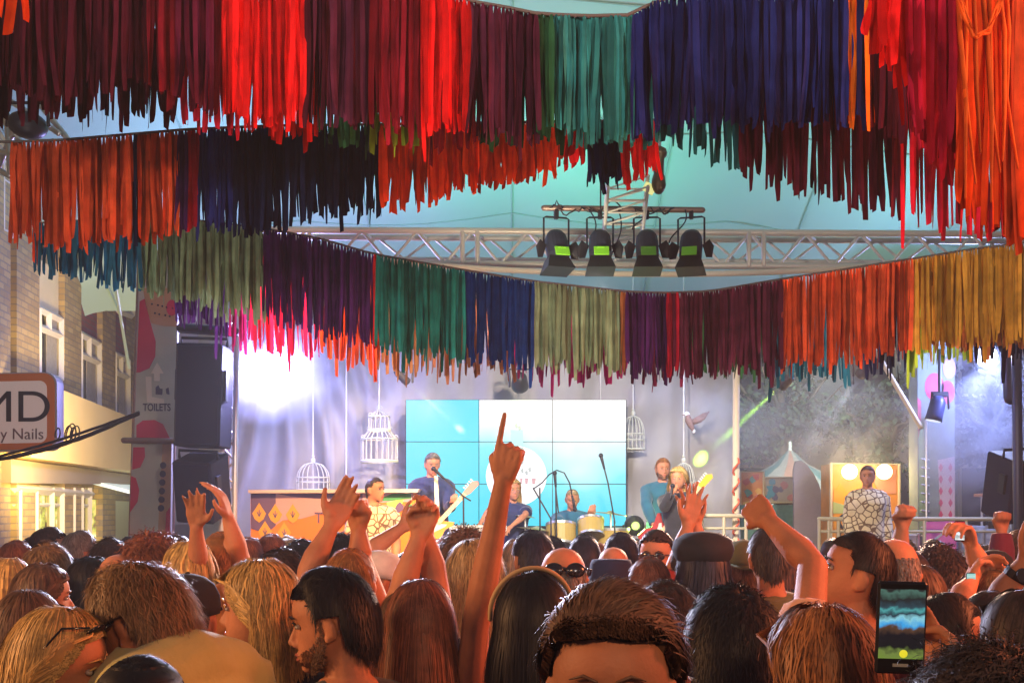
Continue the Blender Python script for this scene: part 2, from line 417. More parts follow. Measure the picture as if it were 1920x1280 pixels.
# ------------------------------------------------------------------ tall printed banner on a scaffold tower, left
M_BANN = mat('banner_cloth', (.40, .40, .33), .8, var=.12, vscale=3, bump=.3, bscale=8)
M_PINK = mat('print_pink', (.50, .03, .07), .8); M_PEACH = mat('print_peach', (.42, .25, .14), .8); M_DKP = mat('print_dark', (.05, .04, .06), .8)
M_PALE = mat('print_pale', (.62, .55, .45), .8)
def blob(cx, cy, rx, ry, n=18, j=0, a0=0):
    return [(cx+rx*math.cos(a0+2*math.pi*i/n)*(1+j*math.sin(3*i)), cy+ry*math.sin(a0+2*math.pi*i/n)*(1+j*math.cos(2*i))) for i in range(n)]
def left_banner():
    Y = 11.4
    e = empty('banner_tower', P(288, 1130, Y), 'tall grey banner with pink blobs, a white arrow and TOILETS, left of the speakers', 'banner')
    b = MB(); b.prism([P(x, y, Y) for x, y in ((262, 470), (333, 470), (331, 822), (252, 822))], (0, .06, 0))
    b.prism([P(x, y, Y+.02) for x, y in ((248, 828), (322, 828), (318, 1120), (240, 1120))], (0, .06, 0))
    b.pp([(262, 565), (272, 560), (281, 600), (292, 640), (291, 668), (280, 690), (262, 698), (256, 698)], Y-.002, mi=1)
    b.pp([(268, 540), (332, 540), (332, 612), (306, 611), (284, 606), (274, 575)], Y-.002, mi=2)
    b.pp(blob(322, 577, 10, 15), Y-.008, mi=1)
    b.pp([(256, 822), (256, 797), (268, 788), (290, 787), (306, 795), (319, 822)], Y-.002, mi=1)
    b.pp([(250, 838), (271, 838), (272, 856), (263, 876), (248, 880)], Y+.018, mi=1)
    b.pp([(246, 892), (255, 896), (261, 918), (258, 940), (244, 960)], Y+.018, mi=1)
    b.pp([(305, 832), (322, 832), (319, 1000), (296, 1000)], Y+.018, mi=2)
    b.pp([(312, 960), (319, 950), (317, 1060), (306, 1060)], Y+.014, mi=1)
    for i in range(6): b.pp(blob(306-i*.8, 872+i*16, 6, 6.5, 10), Y+.012, mi=3)
    for i in range(9):
        b.pp(blob(285+4.6*i+(i % 3), 570+(i*17) % 32, 2.0, 2.0, 6), Y-.008, mi=3)
    # arrow
    b.pp([(283, 700), (295, 679), (307, 700), (300, 700), (300, 714), (289, 714), (289, 700)], Y-.006, mi=4)
    b.pp([(273, 706), (284, 706), (285, 744), (308, 748), (308, 757), (276, 754)], Y-.006, mi=4)
    b.pp([(292, 726), (297, 722), (300, 728), (305, 729), (304, 740), (292, 739)], Y-.008, mi=3)
    b.pp([(311, 729), (316, 726), (318, 740), (312, 738)], Y-.008, mi=3)
    adopt(b.build('printed_cloth', [M_BANN, M_PINK, M_PEACH, M_DKP, M_PALE]), e)
    adopt(text('TOILETS', .105, 'lettering', M_DKP, Matrix.Translation(P(294, 764, Y-.008)) @ Matrix.Rotation(R(90), 4, 'X'), sx=.72, bold=.002), e)
    b = MB()
    b.tube([P(232, 825, Y-.05), P(440, 829, Y-.05)], .03); b.tube([P(262, 470, Y+.1), P(240, 1150, Y+.1)], .024); b.tube([P(333, 470, Y+.1), P(320, 1150, Y+.1)], .024)
    adopt(b.build('scaffold', mat('brown_steel', (.25, .17, .13), .5, metal=.5)), e)
left_banner()

def speaker(px0, py0, px1, py1, Y, tilt, label, depth=.45, group='loudspeakers beside the stage'):
    c = P((px0+px1)/2, (py0+py1)/2, Y); w = (px1-px0)/FPX*Y; h = (py1-py0)/FPX*Y
    e = empty('loudspeaker', c, label, 'loudspeaker', group); e.rotation_euler = (tilt[0], tilt[1], tilt[2])
    b = MB(); b.box((0, depth/2+.02, 0), (w, depth, h), bev=.015)
    b.build('cabinet', mat('speaker_box', (.010, .011, .03), .7, bump=.3, bscale=200), e)
    b = MB(); b.box((0, .01, 0), (w*.93, .02, h*.95), bev=.008)
    b.build('grille', mat('speaker_grille', (.012, .013, .04), .7, bump=.9, bscale=260), e)
    b = MB(); b.box((-w/2-.012, .15, .1*h), (.03, .1, h*.3), bev=.005); b.box((w/2+.012, .15, .1*h), (.03, .1, h*.3), bev=.005)
    b.tube([(-w/2, .2, h*.5), (-w/2, .2, h*.5+.07), (w/2, .2, h*.5+.07), (w/2, .2, h*.5)], .015)
    b.build('bracket', M_BLACK, e)
speaker(326, 642, 413, 836, 10.6, (R(0), R(1.6), 0), 'tall black loudspeaker flown beside the white stage pole')
speaker(322, 866, 398, 985, 10.7, (R(16), R(3), R(-8)), 'smaller tilted black loudspeaker hanging below the tall loudspeaker')
speaker(1893, 862, 1985, 985, 10.7, (R(16), R(-3), R(10)), 'tilted black loudspeaker cut by the right edge of the photo')

def poles():
    def pole(pts, r, name, label, m, cat='pole', n=10):
        b = MB(); b.tube(pts, r, n=n); o = b.build(name, m, smooth=True); recenter(o, pts[-1]); tag(o, label, cat)
    wh = mat('galvanised', (.72, .72, .74), .35, metal=.6)
    e = empty('stage_tower', P(440, 1120, 11.5), 'white aluminium lattice tower at the left corner of the stage', 'tower')
    b = MB()
    for x, Y in ((421, 11.2), (445, 11.2), (432, 11.5)): b.tube([P(x, 560, Y), P(x-8, 1140, Y)], .028)
    for i in range(12):
        y = 570+i*45; b.tube([P(421-i*.6, y, 11.2), P(445-i*.6, y+24, 11.2)], .012); b.tube([P(445-i*.6, y+24, 11.2), P(421-i*.6, y+45, 11.2)], .012)
    adopt(b.build('lattice', wh, smooth=True), e)
    b = MB(); b.tube([P(340, 615, 11.1), P(440, 622, 11.1)], .05)
    adopt(b.build('cross_bar', M_BLACK), e); b = MB(); b.box(P(414, 748, 11.1), (.2, .08, .06), bev=.01)
    adopt(b.build('clamp', M_BLACK), e)
    pole([P(1381, 560, 12.6), P(1379, 1120, 12.6)], .04, 'tent_pole', 'pale upright tent pole right of the bird ornament', mat('pole_paint', (.72, .60, .42), .4))
    pole([P(1640, 655, 12.6), P(1726, 800, 12.6)], .028, 'brace_pole', 'pale slanting brace under the ochre fringe on the right', mat('pole_paint', (.72, .60, .42), .4))
    pole([P(1905, 560, 10.4), P(1911, 1120, 10.4)], .045, 'tower_pole', 'dark upright pole near the right edge behind the tilted loudspeaker', mat('dark_steel', (.08, .09, .14), .4, metal=.5))
    pole([P(1893, 640, 10.5), P(1896, 745, 10.5)], .07, 'tower_bar', 'thick dark bar beside the upright pole at the right edge', mat('dark_steel', (.08, .09, .14), .4, metal=.5))
    pole([P(650, 560, 14.0), P(649, 925, 14.0)], .010, 'hanging_cord', 'bare white cord between the domed cage and the two tier cage', M_WHITE, 'cord', 6)
    pole([P(1126, 560, 14.0), P(1126, 748, 14.0)], .009, 'hanging_cord', 'thin white cord running down behind the video screen', M_WHITE, 'cord', 6)
poles()

# ------------------------------------------------------------------ roof canopy, truss
def canopy():
    m = mat('canopy_fabric_teal_lit', (.42, .62, .54), .75, var=.05, vscale=.7, bump=.8, bscale=1.1, trans=.15)  # off-white cloth; teal of the stage wash mixed into its base colour
    b = MB(); nx, ny = 90, 40
    V = []; F = []
    for j in range(ny+1):
        t = j/ny; Y = 15.2-t*12.5
        for i in range(nx+1):
            u = i/nx*2-1; X = u*8.0
            z = 4.15+3.6*t**.75 + .9*(1-u*u) - .25*abs(math.sin(u*9))*.6*(1-t) - .10*math.sin(t*14+u*3)*.4
            V.append((X, Y, z))
    for j in range(ny):
        for i in range(nx): a = j*(nx+1)+i; F.append((a, a+1, a+nx+2, a+nx+1))
    b.add(V, F)
    for i in range(5, nx, 10):      # sewn seams and ridge lines of the cloth
        b.tube([Vector(V[j*(nx+1)+i])-Vector((0, 0, .012)) for j in range(0, ny+1, 2)], .011, n=5, mi=1)
    for j in (4, 9, 15): b.tube([Vector(V[j*(nx+1)+i])-Vector((0, 0, .012)) for i in range(0, nx+1, 3)], .009, n=5, mi=1)
    o = b.build('stage_canopy', [m, mat('canopy_seam', (.28, .44, .38), .8)], smooth=True); recenter(o, (0, 9, 5)); tag(o, 'off-white fabric canopy, teal stage light put in its colour, stretched over the stage', 'canopy')
canopy()

def truss():
    e = empty('roof_truss', P(1200, 500, 10.2), 'long aluminium lattice truss across the stage front below the teal lit canopy', 'truss')
    m = mat('truss_alu', (.72, .68, .58), .45, metal=.25)
    def py(x, o): return o + (x-1000)*.006
    chords = [(434, 10.0, .032), (447, 10.45, .030), (496, 10.0, .032), (488, 10.45, .026)]
    b = MB()
    for y, Y, r in chords: b.tube([P(x, py(x, y), Y) for x in (440, 1000, 1960)], r, n=10)
    adopt(b.build('chord', m, smooth=True), e)
    b = MB(); x = 470; k = 0
    while x < 1940:
        a, c = (434, 496)
        b.tube([P(x, py(x, a), 10.0), P(x+52, py(x+52, c), 10.0)], .014, n=6); b.tube([P(x+52, py(x+52, c), 10.0), P(x+104, py(x+104, a), 10.0)], .014, n=6)
        b.tube([P(x+30, py(x, 447), 10.45), P(x+80, py(x+52, 488), 10.45)], .013, n=6); b.tube([P(x+80, py(x+52, 488), 10.45), P(x+134, py(x+104, 447), 10.45)], .013, n=6)
        b.tube([P(x, py(x, 434), 10.0), P(x+20, py(x, 447), 10.45)], .012, n=6)
        x += 104; k += 1
    adopt(b.build('bracing', m, smooth=True), e)
    b = MB()
    for x in (867, 895, 1404, 1432): b.tube([P(x, 437, 9.98), P(x, 497, 9.98)], .022, n=8)
    adopt(b.build('junction_post', m, smooth=True), e)
    # curved lower beam / canopy valance
    b = MB(); pts = [P(x, 478 + 36*math.sin(math.pi*(x-560)/1360), 9.75) for x in range(560, 1930, 40)]
    b.tube(pts, .026, n=12)
    o = b.build('curved_beam', mat('beam_cream', (.75, .68, .55), .5), smooth=True); recenter(o, P(1200, 512, 9.75)); tag(o, 'cream curved beam bowing down below the lattice truss', 'beam')
    # truss coming towards the viewer
    e = empty('ridge_truss', P(1165, 440, 10), 'short lattice truss running up behind the lamp bar', 'truss')
    b = MB(); m2 = mat('truss_alu', (.72, .68, .58), .45, metal=.25)
    A = [P(1130, 455, 9.9), P(1200, 455, 9.9), P(1130, 480, 9.9), P(1200, 480, 9.9)]
    Bq = [P(1140, 330, 8.2), P(1215, 330, 8.2), P(1140, 350, 8.2), P(1215, 350, 8.2)]
    for p, q in zip(A, Bq): b.tube([p, q], .014, n=8)
    for i in range(6):
        t0, t1 = i/6, (i+1)/6
        for a, c in ((0, 1), (2, 3), (0, 2), (1, 3)):
            b.tube([A[a].lerp(Bq[a], t0), A[c].lerp(Bq[c], t1)], .007, n=6); b.tube([A[a].lerp(Bq[a], t0), A[c].lerp(Bq[c], t0)], .007, n=6)
    adopt(b.build('lattice', m2, smooth=True), e)
truss()

def lamp_bar():
    Y = 9.0
    e = empty('lamp_bar', P(1167, 392, Y), 'brown steel bar with loose black cables carrying four stage lamps', 'lamp bar')
    b = MB(); b.tube([P(1020, 390, Y), P(1317, 394, Y)], .024, n=12); adopt(b.build('bar', mat('bar_steel', (.24, .16, .13), .45, metal=.5), smooth=True), e)
    b = MB(); r_ = random.Random(9)
    for k in range(9):
        x0 = 1030+r_.uniform(0, 220); w = r_.uniform(20, 60); s = r_.choice((-1, 1, 1))
        b.tube([P(x0+w*t, 390 + s*r_.uniform(6, 16)*math.sin(math.pi*t)+r_.uniform(-2, 2), Y-.04) for t in np.linspace(0, 1, 9)], .006, n=5)
    for x0, x1, y1 in ((1160, 1150, 500), (1285, 1262, 455), (1105, 1118, 470), (1205, 1193, 430)):
        b.tube([P(x0+(x1-x0)*t+8*math.sin(t*5), 394+(y1-394)*t, Y-.03) for t in np.linspace(0, 1, 9)], .006, n=5)
    b.tube([P(1126, 330, Y-.02), P(1126, 395, Y-.02)], .007, n=5)
    adopt(b.build('cable', M_BLACK, smooth=True), e)
    spec = [(1043, -16, 'leftmost black stage lamp on the bar turned to the left, bright green gel', 1.0), (1125, 0, 'second stage lamp from the left on the bar, bright green gel facing front', 1.0),
            (1213, 2, 'third stage lamp from the left on the bar with a dull dark green gel', .35), (1296, 15, 'rightmost stage lamp on the bar turned to the right', .6)]
    for cx, yaw, lab, g in spec:
        top = P(cx, 396, Y); f = empty('stage_lamp', top, lab, 'stage lamp', 'stage lamps hanging from the bar'); f.rotation_euler = (0, 0, R(-yaw))
        b = MB(); w = .105
        b.tube([(-w, 0, -.30), (-w, 0, -.06), (-w+.02, 0, -.05), (w-.02, 0, -.05), (w, 0, -.06), (w, 0, -.30)], .008, n=6)
        b.box((0, 0, -.02), (.035, .04, .09), bev=.006)
        b.build('yoke', M_BLACK, f)
        b = MB(); M_ = Matrix.Translation((0, 0, -.26)) @ Matrix.Rotation(R(-28), 4, 'X')
        b.loft([(0, 0, -.13, .090, .085), (0, 0, -.02, .092, .09), (0, 0, .05, .085, .085), (0, 0, .09, .065, .065), (0, 0, .115, .03, .03)], n=20, pw=.8)
        o = b.build('housing', mat('lamp_black', (.02, .025, .045), .5), f); o.data.transform(M_)
        b = MB(); b.box((0, -.095, -.155), (.12, .012, .085), bev=.004); b.box((0, -.103, -.125), (.06, .01, .012), bev=.003)
        o = b.build('colour_gel', mat('gel_green_%d' % int(g*100), (.16*g, .42*g, .02), .4, emit=(.25, .8, .02), estr=.22*g), f); o.data.transform(M_)
        b = MB(); b.add([(-.075, -.07, 0), (.075, -.07, 0), (.075, .07, 0), (-.075, .07, 0), (-.115, -.13, -.12), (.115, -.13, -.12), (.115, .10, -.12), (-.115, .10, -.12)],
                        [(0, 3, 2, 1), (4, 5, 6, 7), (0, 1, 5, 4), (1, 2, 6, 5), (2, 3, 7, 6), (3, 0, 4, 7)])
        o = b.build('snoot', M_BLACK, f); o.data.transform(Matrix.Translation((0, .0, -.375)) @ Matrix.Rotation(R(-8), 4, 'X'))
        for s in (-1, 1):
            b = MB(); q = [(s*.09, 0, 0), (s*.15, -.03, .035), (s*.185, -.03, -.02), (s*.17, -.03, -.11), (s*.12, 0, -.10)]
            b.prism(q, (0, .006, 0)); o = b.build('barn_door', M_BLACK, f); o.data.transform(Matrix.Translation((0, -.02, -.28)))
lamp_bar()

def bronze_lamp():
    Y = 8.3; e = empty('snoot_lamp', P(1235, 285, Y), 'long bronze snoot lamp with a yellow gel hanging beside the red fringe tips', 'stage lamp')
    b = MB(); b.lathe([(.02, .04), (.055, .02), (.065, -.01), (.06, -.03), (.042, -.05), (.038, -.16), (.05, -.2), (.055, -.25), (.04, -.29), (.02, -.31)], n=20)
    b.build('housing', mat('bronze', (.12, .09, .05), .35, metal=.6), e, smooth=True)
    b = MB(); b.box((-.07, 0, -.27), (.09, .01, .07), rot=(0, R(30), 0)); b.build('colour_gel', mat('gel_yellow', (.8, .8, .3), .5, emit=(.9, .9, .35), estr=.7), e)
    b = MB(); b.tube([(0, 0, .03), (0, 0, .6)], .02); b.build('hanger', M_ALU, e)
bronze_lamp()

def left_rig():
    e = empty('scaffold_corner', P(60, 200, 8), 'tangle of pale scaffold tubes at the top left corner', 'scaffolding')
    b = MB()
    for x0, y0, x1, y1 in ((50, 165, 128, 262), (-20, 180, 60, 300), (-10, 330, 40, 210), (20, 190, 110, 250), (-20, 280, 30, 290), (-20, 232, 50, 226), (-20, 310, 18, 330), (8, 140, 20, 330)):
        b.tube([P(x0, y0, 7.6), P(x1, y1, 7.2)], .02, n=8)
    adopt(b.build('tube', M_ALU, smooth=True), e)
    e = empty('stage_lamp', P(52, 235, 7.0), 'dark round lamp head above the orange fringe at top left', 'stage lamp')
    b = MB(); b.ell((0, 0, 0), (.12, .14, .085), rot=(.3, .2, .2)); b.ell((-.02, -.06, -.02), (.07, .05, .06)); b.build('housing', M_BLACK, e, smooth=True)
    b = MB(); b.tube([(-.13, 0, 0), (-.12, 0, .14), (.12, 0, .14), (.13, 0, 0)], .012); b.build('yoke', M_BLACK, e)
left_rig()

# ------------------------------------------------------------------ stage
def stage():
    m = mat('stage_deck', (.05, .05, .055), .6, var=.1)
    e = empty('stage', (1, 12, 0), 'raised dark stage deck behind the crowd', 'stage')
    b = MB(); b.box((1.2, 13.05, .39), (10.4, 3.5, .78), bev=.01); adopt(b.build('deck', m), e)
    b = MB(); b.box((1.2, 10.85, .25), (10.0, .88, .5), bev=.01); adopt(b.build('apron', m), e)
stage()

def curtain():
    Y0 = 14.45; nx, nz = 260, 90
    V = []; F = []
    for j in range(nz+1):
        t = j/nz; z = .78+t*3.6
        for i in range(nx+1):
            px = 425+i/nx*962
            X = (px-HX)/FPX*Y0; py = HY-(z-CAMH)/Y0*FPX
            ang = math.atan2(px-560, py-430); lw = max(0, min(1, (760-px)/200))
            d = .035*math.sin(px*.045+.6*math.sin(py*.01)) + .016*math.sin(px*.11+py*.006) + .012*math.sin(px*.033-py*.04)
            d += lw*.10*math.sin(ang*38+.5*math.sin(py*.02)) + .03*math.sin(px*.012+py*.02)
            if px > 1180: d += .03*math.sin((px*.5+py)*.05)
            V.append((X, Y0+d, z))
    for j in range(nz):
        for i in range(nx): a = j*(nx+1)+i; F.append((a, a+1, a+nx+2, a+nx+1))
    b = MB(); b.add(V, F)
    o = b.build('backdrop_curtain', mat('curtain_cloth', (.30, .285, .27), .55, var=.12, vscale=2, bump=.35, bscale=7, spec=.4), smooth=True)
    recenter(o, (0, Y0, .78)); tag(o, 'creased grey backdrop curtain hanging behind the band', 'curtain')
curtain()

def screen():
    Y = 13.9
    e = empty('video_wall', P(968, 985, Y), 'large video wall of nine panels showing cyan sky and white cloud', 'screen')
    m = bpy.data.materials.new('screen_image'); m.use_nodes = True; n = m.node_tree.nodes; L = m.node_tree.links; B = n['Principled BSDF']
    B.inputs['Base Color'].default_value = (.02, .02, .02, 1)
    tc = n.new('ShaderNodeTexCoord'); sp = n.new('ShaderNodeSeparateXYZ'); L.new(tc.outputs['Object'], sp.inputs[0])
    nz = n.new('ShaderNodeTexNoise'); nz.inputs['Scale'].default_value = .75; nz.inputs['Detail'].default_value = 3; L.new(tc.outputs['Object'], nz.inputs['Vector'])
    def mth(op, a, b_=None, c=None):
        k = n.new('ShaderNodeMath'); k.operation = op
        for i, v in enumerate((a, b_, c)):
            if v is None: continue
            if isinstance(v, (int, float)): k.inputs[i].default_value = v
            else: L.new(v, k.inputs[i])
        return k.outputs[0]
    # cloud amount: upper right is white, lower left cyan
    base = mth('ADD', mth('SUBTRACT', mth('MULTIPLY', mth('GREATER_THAN', sp.outputs[0], -.412), .95), .95), mth('ADD', mth('MULTIPLY', sp.outputs[0], .10), mth('MULTIPLY', mth('SUBTRACT', sp.outputs[2], 2.52), .85)))
    v = mth('ADD', base, mth('MULTIPLY', mth('SUBTRACT', nz.outputs['Fac'], .5), 1.3))
    mr = n.new('ShaderNodeMapRange'); mr.inputs[1].default_value = -.42; mr.inputs[2].default_value = .52; L.new(v, mr.inputs[0])
    cr = n.new('ShaderNodeValToRGB'); el = cr.color_ramp.elements
    el[0].position = .02; el[0].color = (0, .70, .92, 1); el[1].position = .95; el[1].color = (1, 1, 1, 1)
    k = el.new(.42); k.color = (.12, .80, .92, 1)
    L.new(mr.outputs[0], cr.inputs[0]); L.new(cr.outputs[0], B.inputs['Emission Color']); B.inputs['Emission Strength'].default_value = 1.05
    xs = [761, 898, 1036, 1174]; ys = [749, 828, 907, 986]
    for i in range(3):
        for j in range(3):
            c = P((xs[i]+xs[i+1])/2, (ys[j]+ys[j+1])/2, Y)
            b = MB(); w = (xs[i+1]-xs[i]-1.4)/FPX*Y; h = (ys[j+1]-ys[j]-1.4)/FPX*Y
            b.box(c, (w, .03, h)); adopt(b.build('panel', m), e)
    b = MB(); b.box(P(967.5, 867.5, Y)+Vector((0, .08, 0)), (2.75, .1, 1.58), bev=.01); adopt(b.build('rear_frame', M_BLACK), e)
    # round logo and bottle emblem shown on the screen
    wm = mat('screen_white', (.1, .1, .1), .5, emit=(1, 1, 1), estr=1.1); gm = mat('screen_grey', (.1, .1, .1), .5, emit=(.45, .55, .55), estr=.8)
    rm = mat('screen_red', (.1, .1, .1), .5, emit=(.75, .35, .4), estr=.8); cm = mat('screen_blue', (.1, .1, .1), .5, emit=(.3, .75, .85), estr=.9)
    b = MB(); b.pp(blob(968, 892, 57, 56, 40), Y-.016, .003, 0)
    b.pp([(966, 838), (982, 838), (982, 868), (976, 872), (970, 870)], Y-.020, .003, 1)
    b.pp([(957, 806), (980, 806), (981, 836), (960, 836)], Y-.016, .003, 3)
    for x, w in ((925, 6), (938, 9), (962, 7), (975, 5), (984, 7), (997, 8)): b.pp([(x, 896), (x+w, 896), (x+w-2, 907), (x+1, 907)], Y-.020, .003, 2)
    for x, y in ((976, 880), (984, 884), (990, 878), (971, 800), (965, 796)): b.pp([(x, y), (x+5, y-3), (x+6, y+5), (x+2, y+7)], Y-.020, .003, 1)
    adopt(b.build('round_logo', [wm, gm, rm, cm]), e)
screen()

# hanging bird cages
M_CAGE = mat('cage_wire', (.50, .50, .40), .4, emit=None)
def cage_dome(px, pytop, pybot, pw, Y, cordtop, label, tiers=1):
    c = P(px, pybot, Y); r = pw/2/FPX*Y; h = (pybot-pytop)/FPX*Y
    e = empty('bird_cage', c, label, 'bird cage', 'white bird cages hanging before the curtain')
    b = MB(); wr = .006
    prof = lambda t: (r*min(1, math.sqrt(max(0, 1-max(0, (t-.35)/.65)**2)))**.9, h*t)
    n = 18
    for i in range(n):
        a = 2*math.pi*i/n; b.tube([(prof(t)[0]*math.cos(a), prof(t)[0]*math.sin(a), prof(t)[1]) for t in np.linspace(0, 1, 12)], wr*.8, n=5)
    adopt_ = b.build('wire', M_CAGE, e)
    b = MB()
    for t, k in ((0, 1.4), (.28, 1), (.45, 1)):
        rr, z = prof(t); b.tube([(rr*math.cos(a), rr*math.sin(a), z) for a in np.linspace(0, 2*math.pi, 25)[:-1]], wr*k, n=5, closed=True)
    b.build('hoop', M_CAGE, e)
    b = MB(); b.ell((0, 0, h+.02), (.03, .03, .04), 10, 8); b.ell((0, 0, h+.07), (.018, .018, .018), 8, 6); b.lathe([(r, -.01), (r, .012)], n=24); b.build('finial', M_CAGE, e)
    b = MB(); b.tube([(0, 0, h+.06), (0, 0, (pybot-cordtop)/FPX*Y)], .009, n=6); b.build('cord', M_WHITE, e)
cage_dome(587, 866, 918, 61, 13.9, 520, 'white domed cage just above the orange bar counter')
cage_dome(1187, 778, 842, 44, 14.1, 520, 'white round cage half hidden by the right edge of the video screen')
cage_dome(1282, 866, 935, 42, 13.9, 520, 'white domed cage behind the blonde singer')
def cage_tier():
    Y = 13.9; c = P(711, 865, Y); u = Y/FPX
    e = empty('bird_cage', c, 'white two tier cage with scroll ornaments left of the video screen', 'bird cage', 'white bird cages hanging before the curtain')
    b = MB(); r1, h1, r2, h2 = 34*u, 58*u, 20*u, 90*u
    def ring(r, z, k=.008): b.tube([(r*math.cos(a), r*math.sin(a), z) for a in np.linspace(0, 2*math.pi, 25)[:-1]], k, n=5, closed=True)
    for i in range(20):
        a = 2*math.pi*i/20; ca, sa = math.cos(a), math.sin(a)
        b.tube([(r1*ca, r1*sa, 0), (r1*ca, r1*sa, 42*u), (r2*ca, r2*sa, h1)], .005, n=4)
    for i in range(14):
        a = 2*math.pi*i/14; ca, sa = math.cos(a), math.sin(a)
        b.tube([(r2*ca, r2*sa, h1), (r2*ca, r2*sa, 84*u), (0, 0, 99*u)], .005, n=4)
    b.build('wire', M_CAGE, e)
    b = MB()
    for rr, zz, kk in ((r1, 0, .02), (r1, 42*u, .008), (r2, h1, .018), (r2, 84*u, .008)):
        b = MB(); b.tube([(rr*math.cos(a), rr*math.sin(a), zz) for a in np.linspace(0, 2*math.pi, 25)[:-1]], kk, n=5, closed=True); b.build('hoop', M_CAGE, e)
    b = MB()
    for s, x, z in ((-1, r1, 46*u), (1, r1, 46*u), (-1, r2, 88*u), (1, r2, 88*u), (-1, r2+.02, 62*u), (1, r2+.02, 62*u), (-1, .04, 100*u), (1, .04, 100*u)):
        b.tube([(s*(x-.02)+.028*math.cos(a)*(1-a/9), 0, z+.028*math.sin(a)*(1-a/9)) for a in np.linspace(0, 6, 14)], .005, n=4)
    b.tube([(0, 0, 99*u), (0, 0, 118*u)], [.02, .004], n=6)
    b.build('scroll', M_CAGE, e)
    b = MB(); b.tube([(0, 0, 112*u), (0, 0, 345*u)], .008, n=6); b.build('cord', M_WHITE, e)
cage_tier()

def bird():
    Y = 13.8; c = P(1300, 790, Y); u = Y/FPX
    o0 = MB(); o0.loft([], 3) if False else None
    b = MB(); pts = [(-12, -2), (-9, 7), (-4, 14), (0, 20)]
    b.tube([(-11*u, 0, 12*u), (-9*u, 0, 2*u), (-4*u, 0, -8*u), (0, 0, -18*u)], [4*u, 7*u, 6*u, 2*u], n=12)
    b.ell((-12*u, 0, 14*u), (5*u, 4*u, 4.5*u), mi=1); b.tube([(-15*u, 0, 13*u), (-21*u, 0, 12*u)], [1.5*u, .4*u], n=6)
    b.prism([(-6*u, .01, 2*u), (4*u, .01, 8*u), (18*u, .02, 16*u), (32*u, .03, 20*u), (22*u, .02, 4*u), (8*u, .01, -4*u), (-2*u, .01, -6*u)], (0, .012, 0))
    b.prism([(-6*u, -.03, 0), (6*u, -.05, 6*u), (24*u, -.07, 10*u), (14*u, -.05, -2*u), (0, -.03, -6*u)], (0, .01, 0))
    b.ell((1*u, 0, -18*u), (3*u, 3*u, 4*u), mi=1)
    o = b.build('bird_ornament', [mat('bird_brown', (.20, .12, .09), .8, var=.3, vscale=60), mat('bird_white', (.75, .75, .7), .8)], loc=c, smooth=True)
    tag(o, 'brown bird ornament with white head, wing spread, against the curtain', 'ornament')
bird()

# bar counter with printed front
def counter():
    Y = 11.9; e = empty('bar_counter', P(624, 1120, Y), 'long counter with orange leaf printed front and white top behind the crowd', 'counter')
    OR, LI, PU, YE, GR, LG = (mat('print_orange', (.80, .20, .01), .6), mat('print_lilac', (.52, .30, .30), .6), mat('print_purple', (.13, .07, .15), .6), mat('print_yellow', (.70, .32, .02), .6), mat('print_green', (.05, .25, .07), .6), mat('print_lime', (.5, .7, .1), .6))
    b = MB(); b.prism([P(x, y, Y) for x, y in ((470, 924), (780, 922), (772, 1130), (470, 1130))], (0, .7, 0))
    b.pp([(516, 925), (775, 924), (772, 940), (700, 942), (650, 948), (600, 962), (565, 972), (530, 975), (516, 985)], Y-.001, mi=1)
    b.pp([(471, 925), (517, 925), (517, 985), (500, 1000), (471, 990)], Y-.006, mi=2)
    b.pp([(520, 925), (680, 925), (680, 935), (640, 936), (590, 934), (545, 930)], Y-.006, mi=2)
    b.pp([(735, 925), (771, 925), (771, 934), (736, 938), (700, 940)], Y-.006, mi=4)
    b.pp([(725, 942), (757, 934), (752, 952), (728, 952)], Y-.006, mi=5)
    b.pp([(740, 955), (744, 945), (750, 940), (757, 948), (755, 956), (746, 961)], Y-.010, mi=2)
    b.pp([(762, 940), (766, 946), (774, 944), (770, 951), (773, 958), (765, 957), (760, 960), (761, 953), (757, 948), (763, 946)], Y-.010, mi=4)
    for cx, cy in ((486, 960), (516, 962), (549, 962), (497, 994), (533, 996), (482, 1024), (515, 1026)):
        b.pp([(cx, cy-18), (cx+6, cy-8), (cx+13, cy+2), (cx+8, cy+13), (cx, cy+19), (cx-8, cy+13), (cx-13, cy+2), (cx-6, cy-8)], Y-.010, mi=3)
        for dx in (-4, 0, 4): b.pp([(cx-.8, cy+8), (cx+dx-.8, cy-5+abs(dx)), (cx+dx+.8, cy-5+abs(dx)), (cx+.8, cy+8)], Y-.014, mi=2)
    for pts in ([(590, 960), (608, 960), (608, 963), (599, 963), (599, 980), (596, 980), (596, 963), (590, 963)], [(612, 980), (630, 980), (630, 960), (627, 960), (627, 977), (612, 977)]): b.pp(pts, Y-.010, mi=2)
    b.tube([P(638+11*math.cos(a), 985+14*math.sin(a), Y-.012) for a in np.linspace(0, 2*math.pi, 21)[:-1]], .012, n=5, closed=True, mi=2)
    adopt(b.build('printed_front', [OR, LI, PU, YE, GR, LG]), e)
    b = MB(); b.prism([P(x, y, Y-.12) for x, y in ((465, 918), (786, 916), (782, 923), (465, 924))], (0, .95, 0)); adopt(b.build('counter_top', mat('top_white', (.6, .45, .38), .5)), e)
counter()

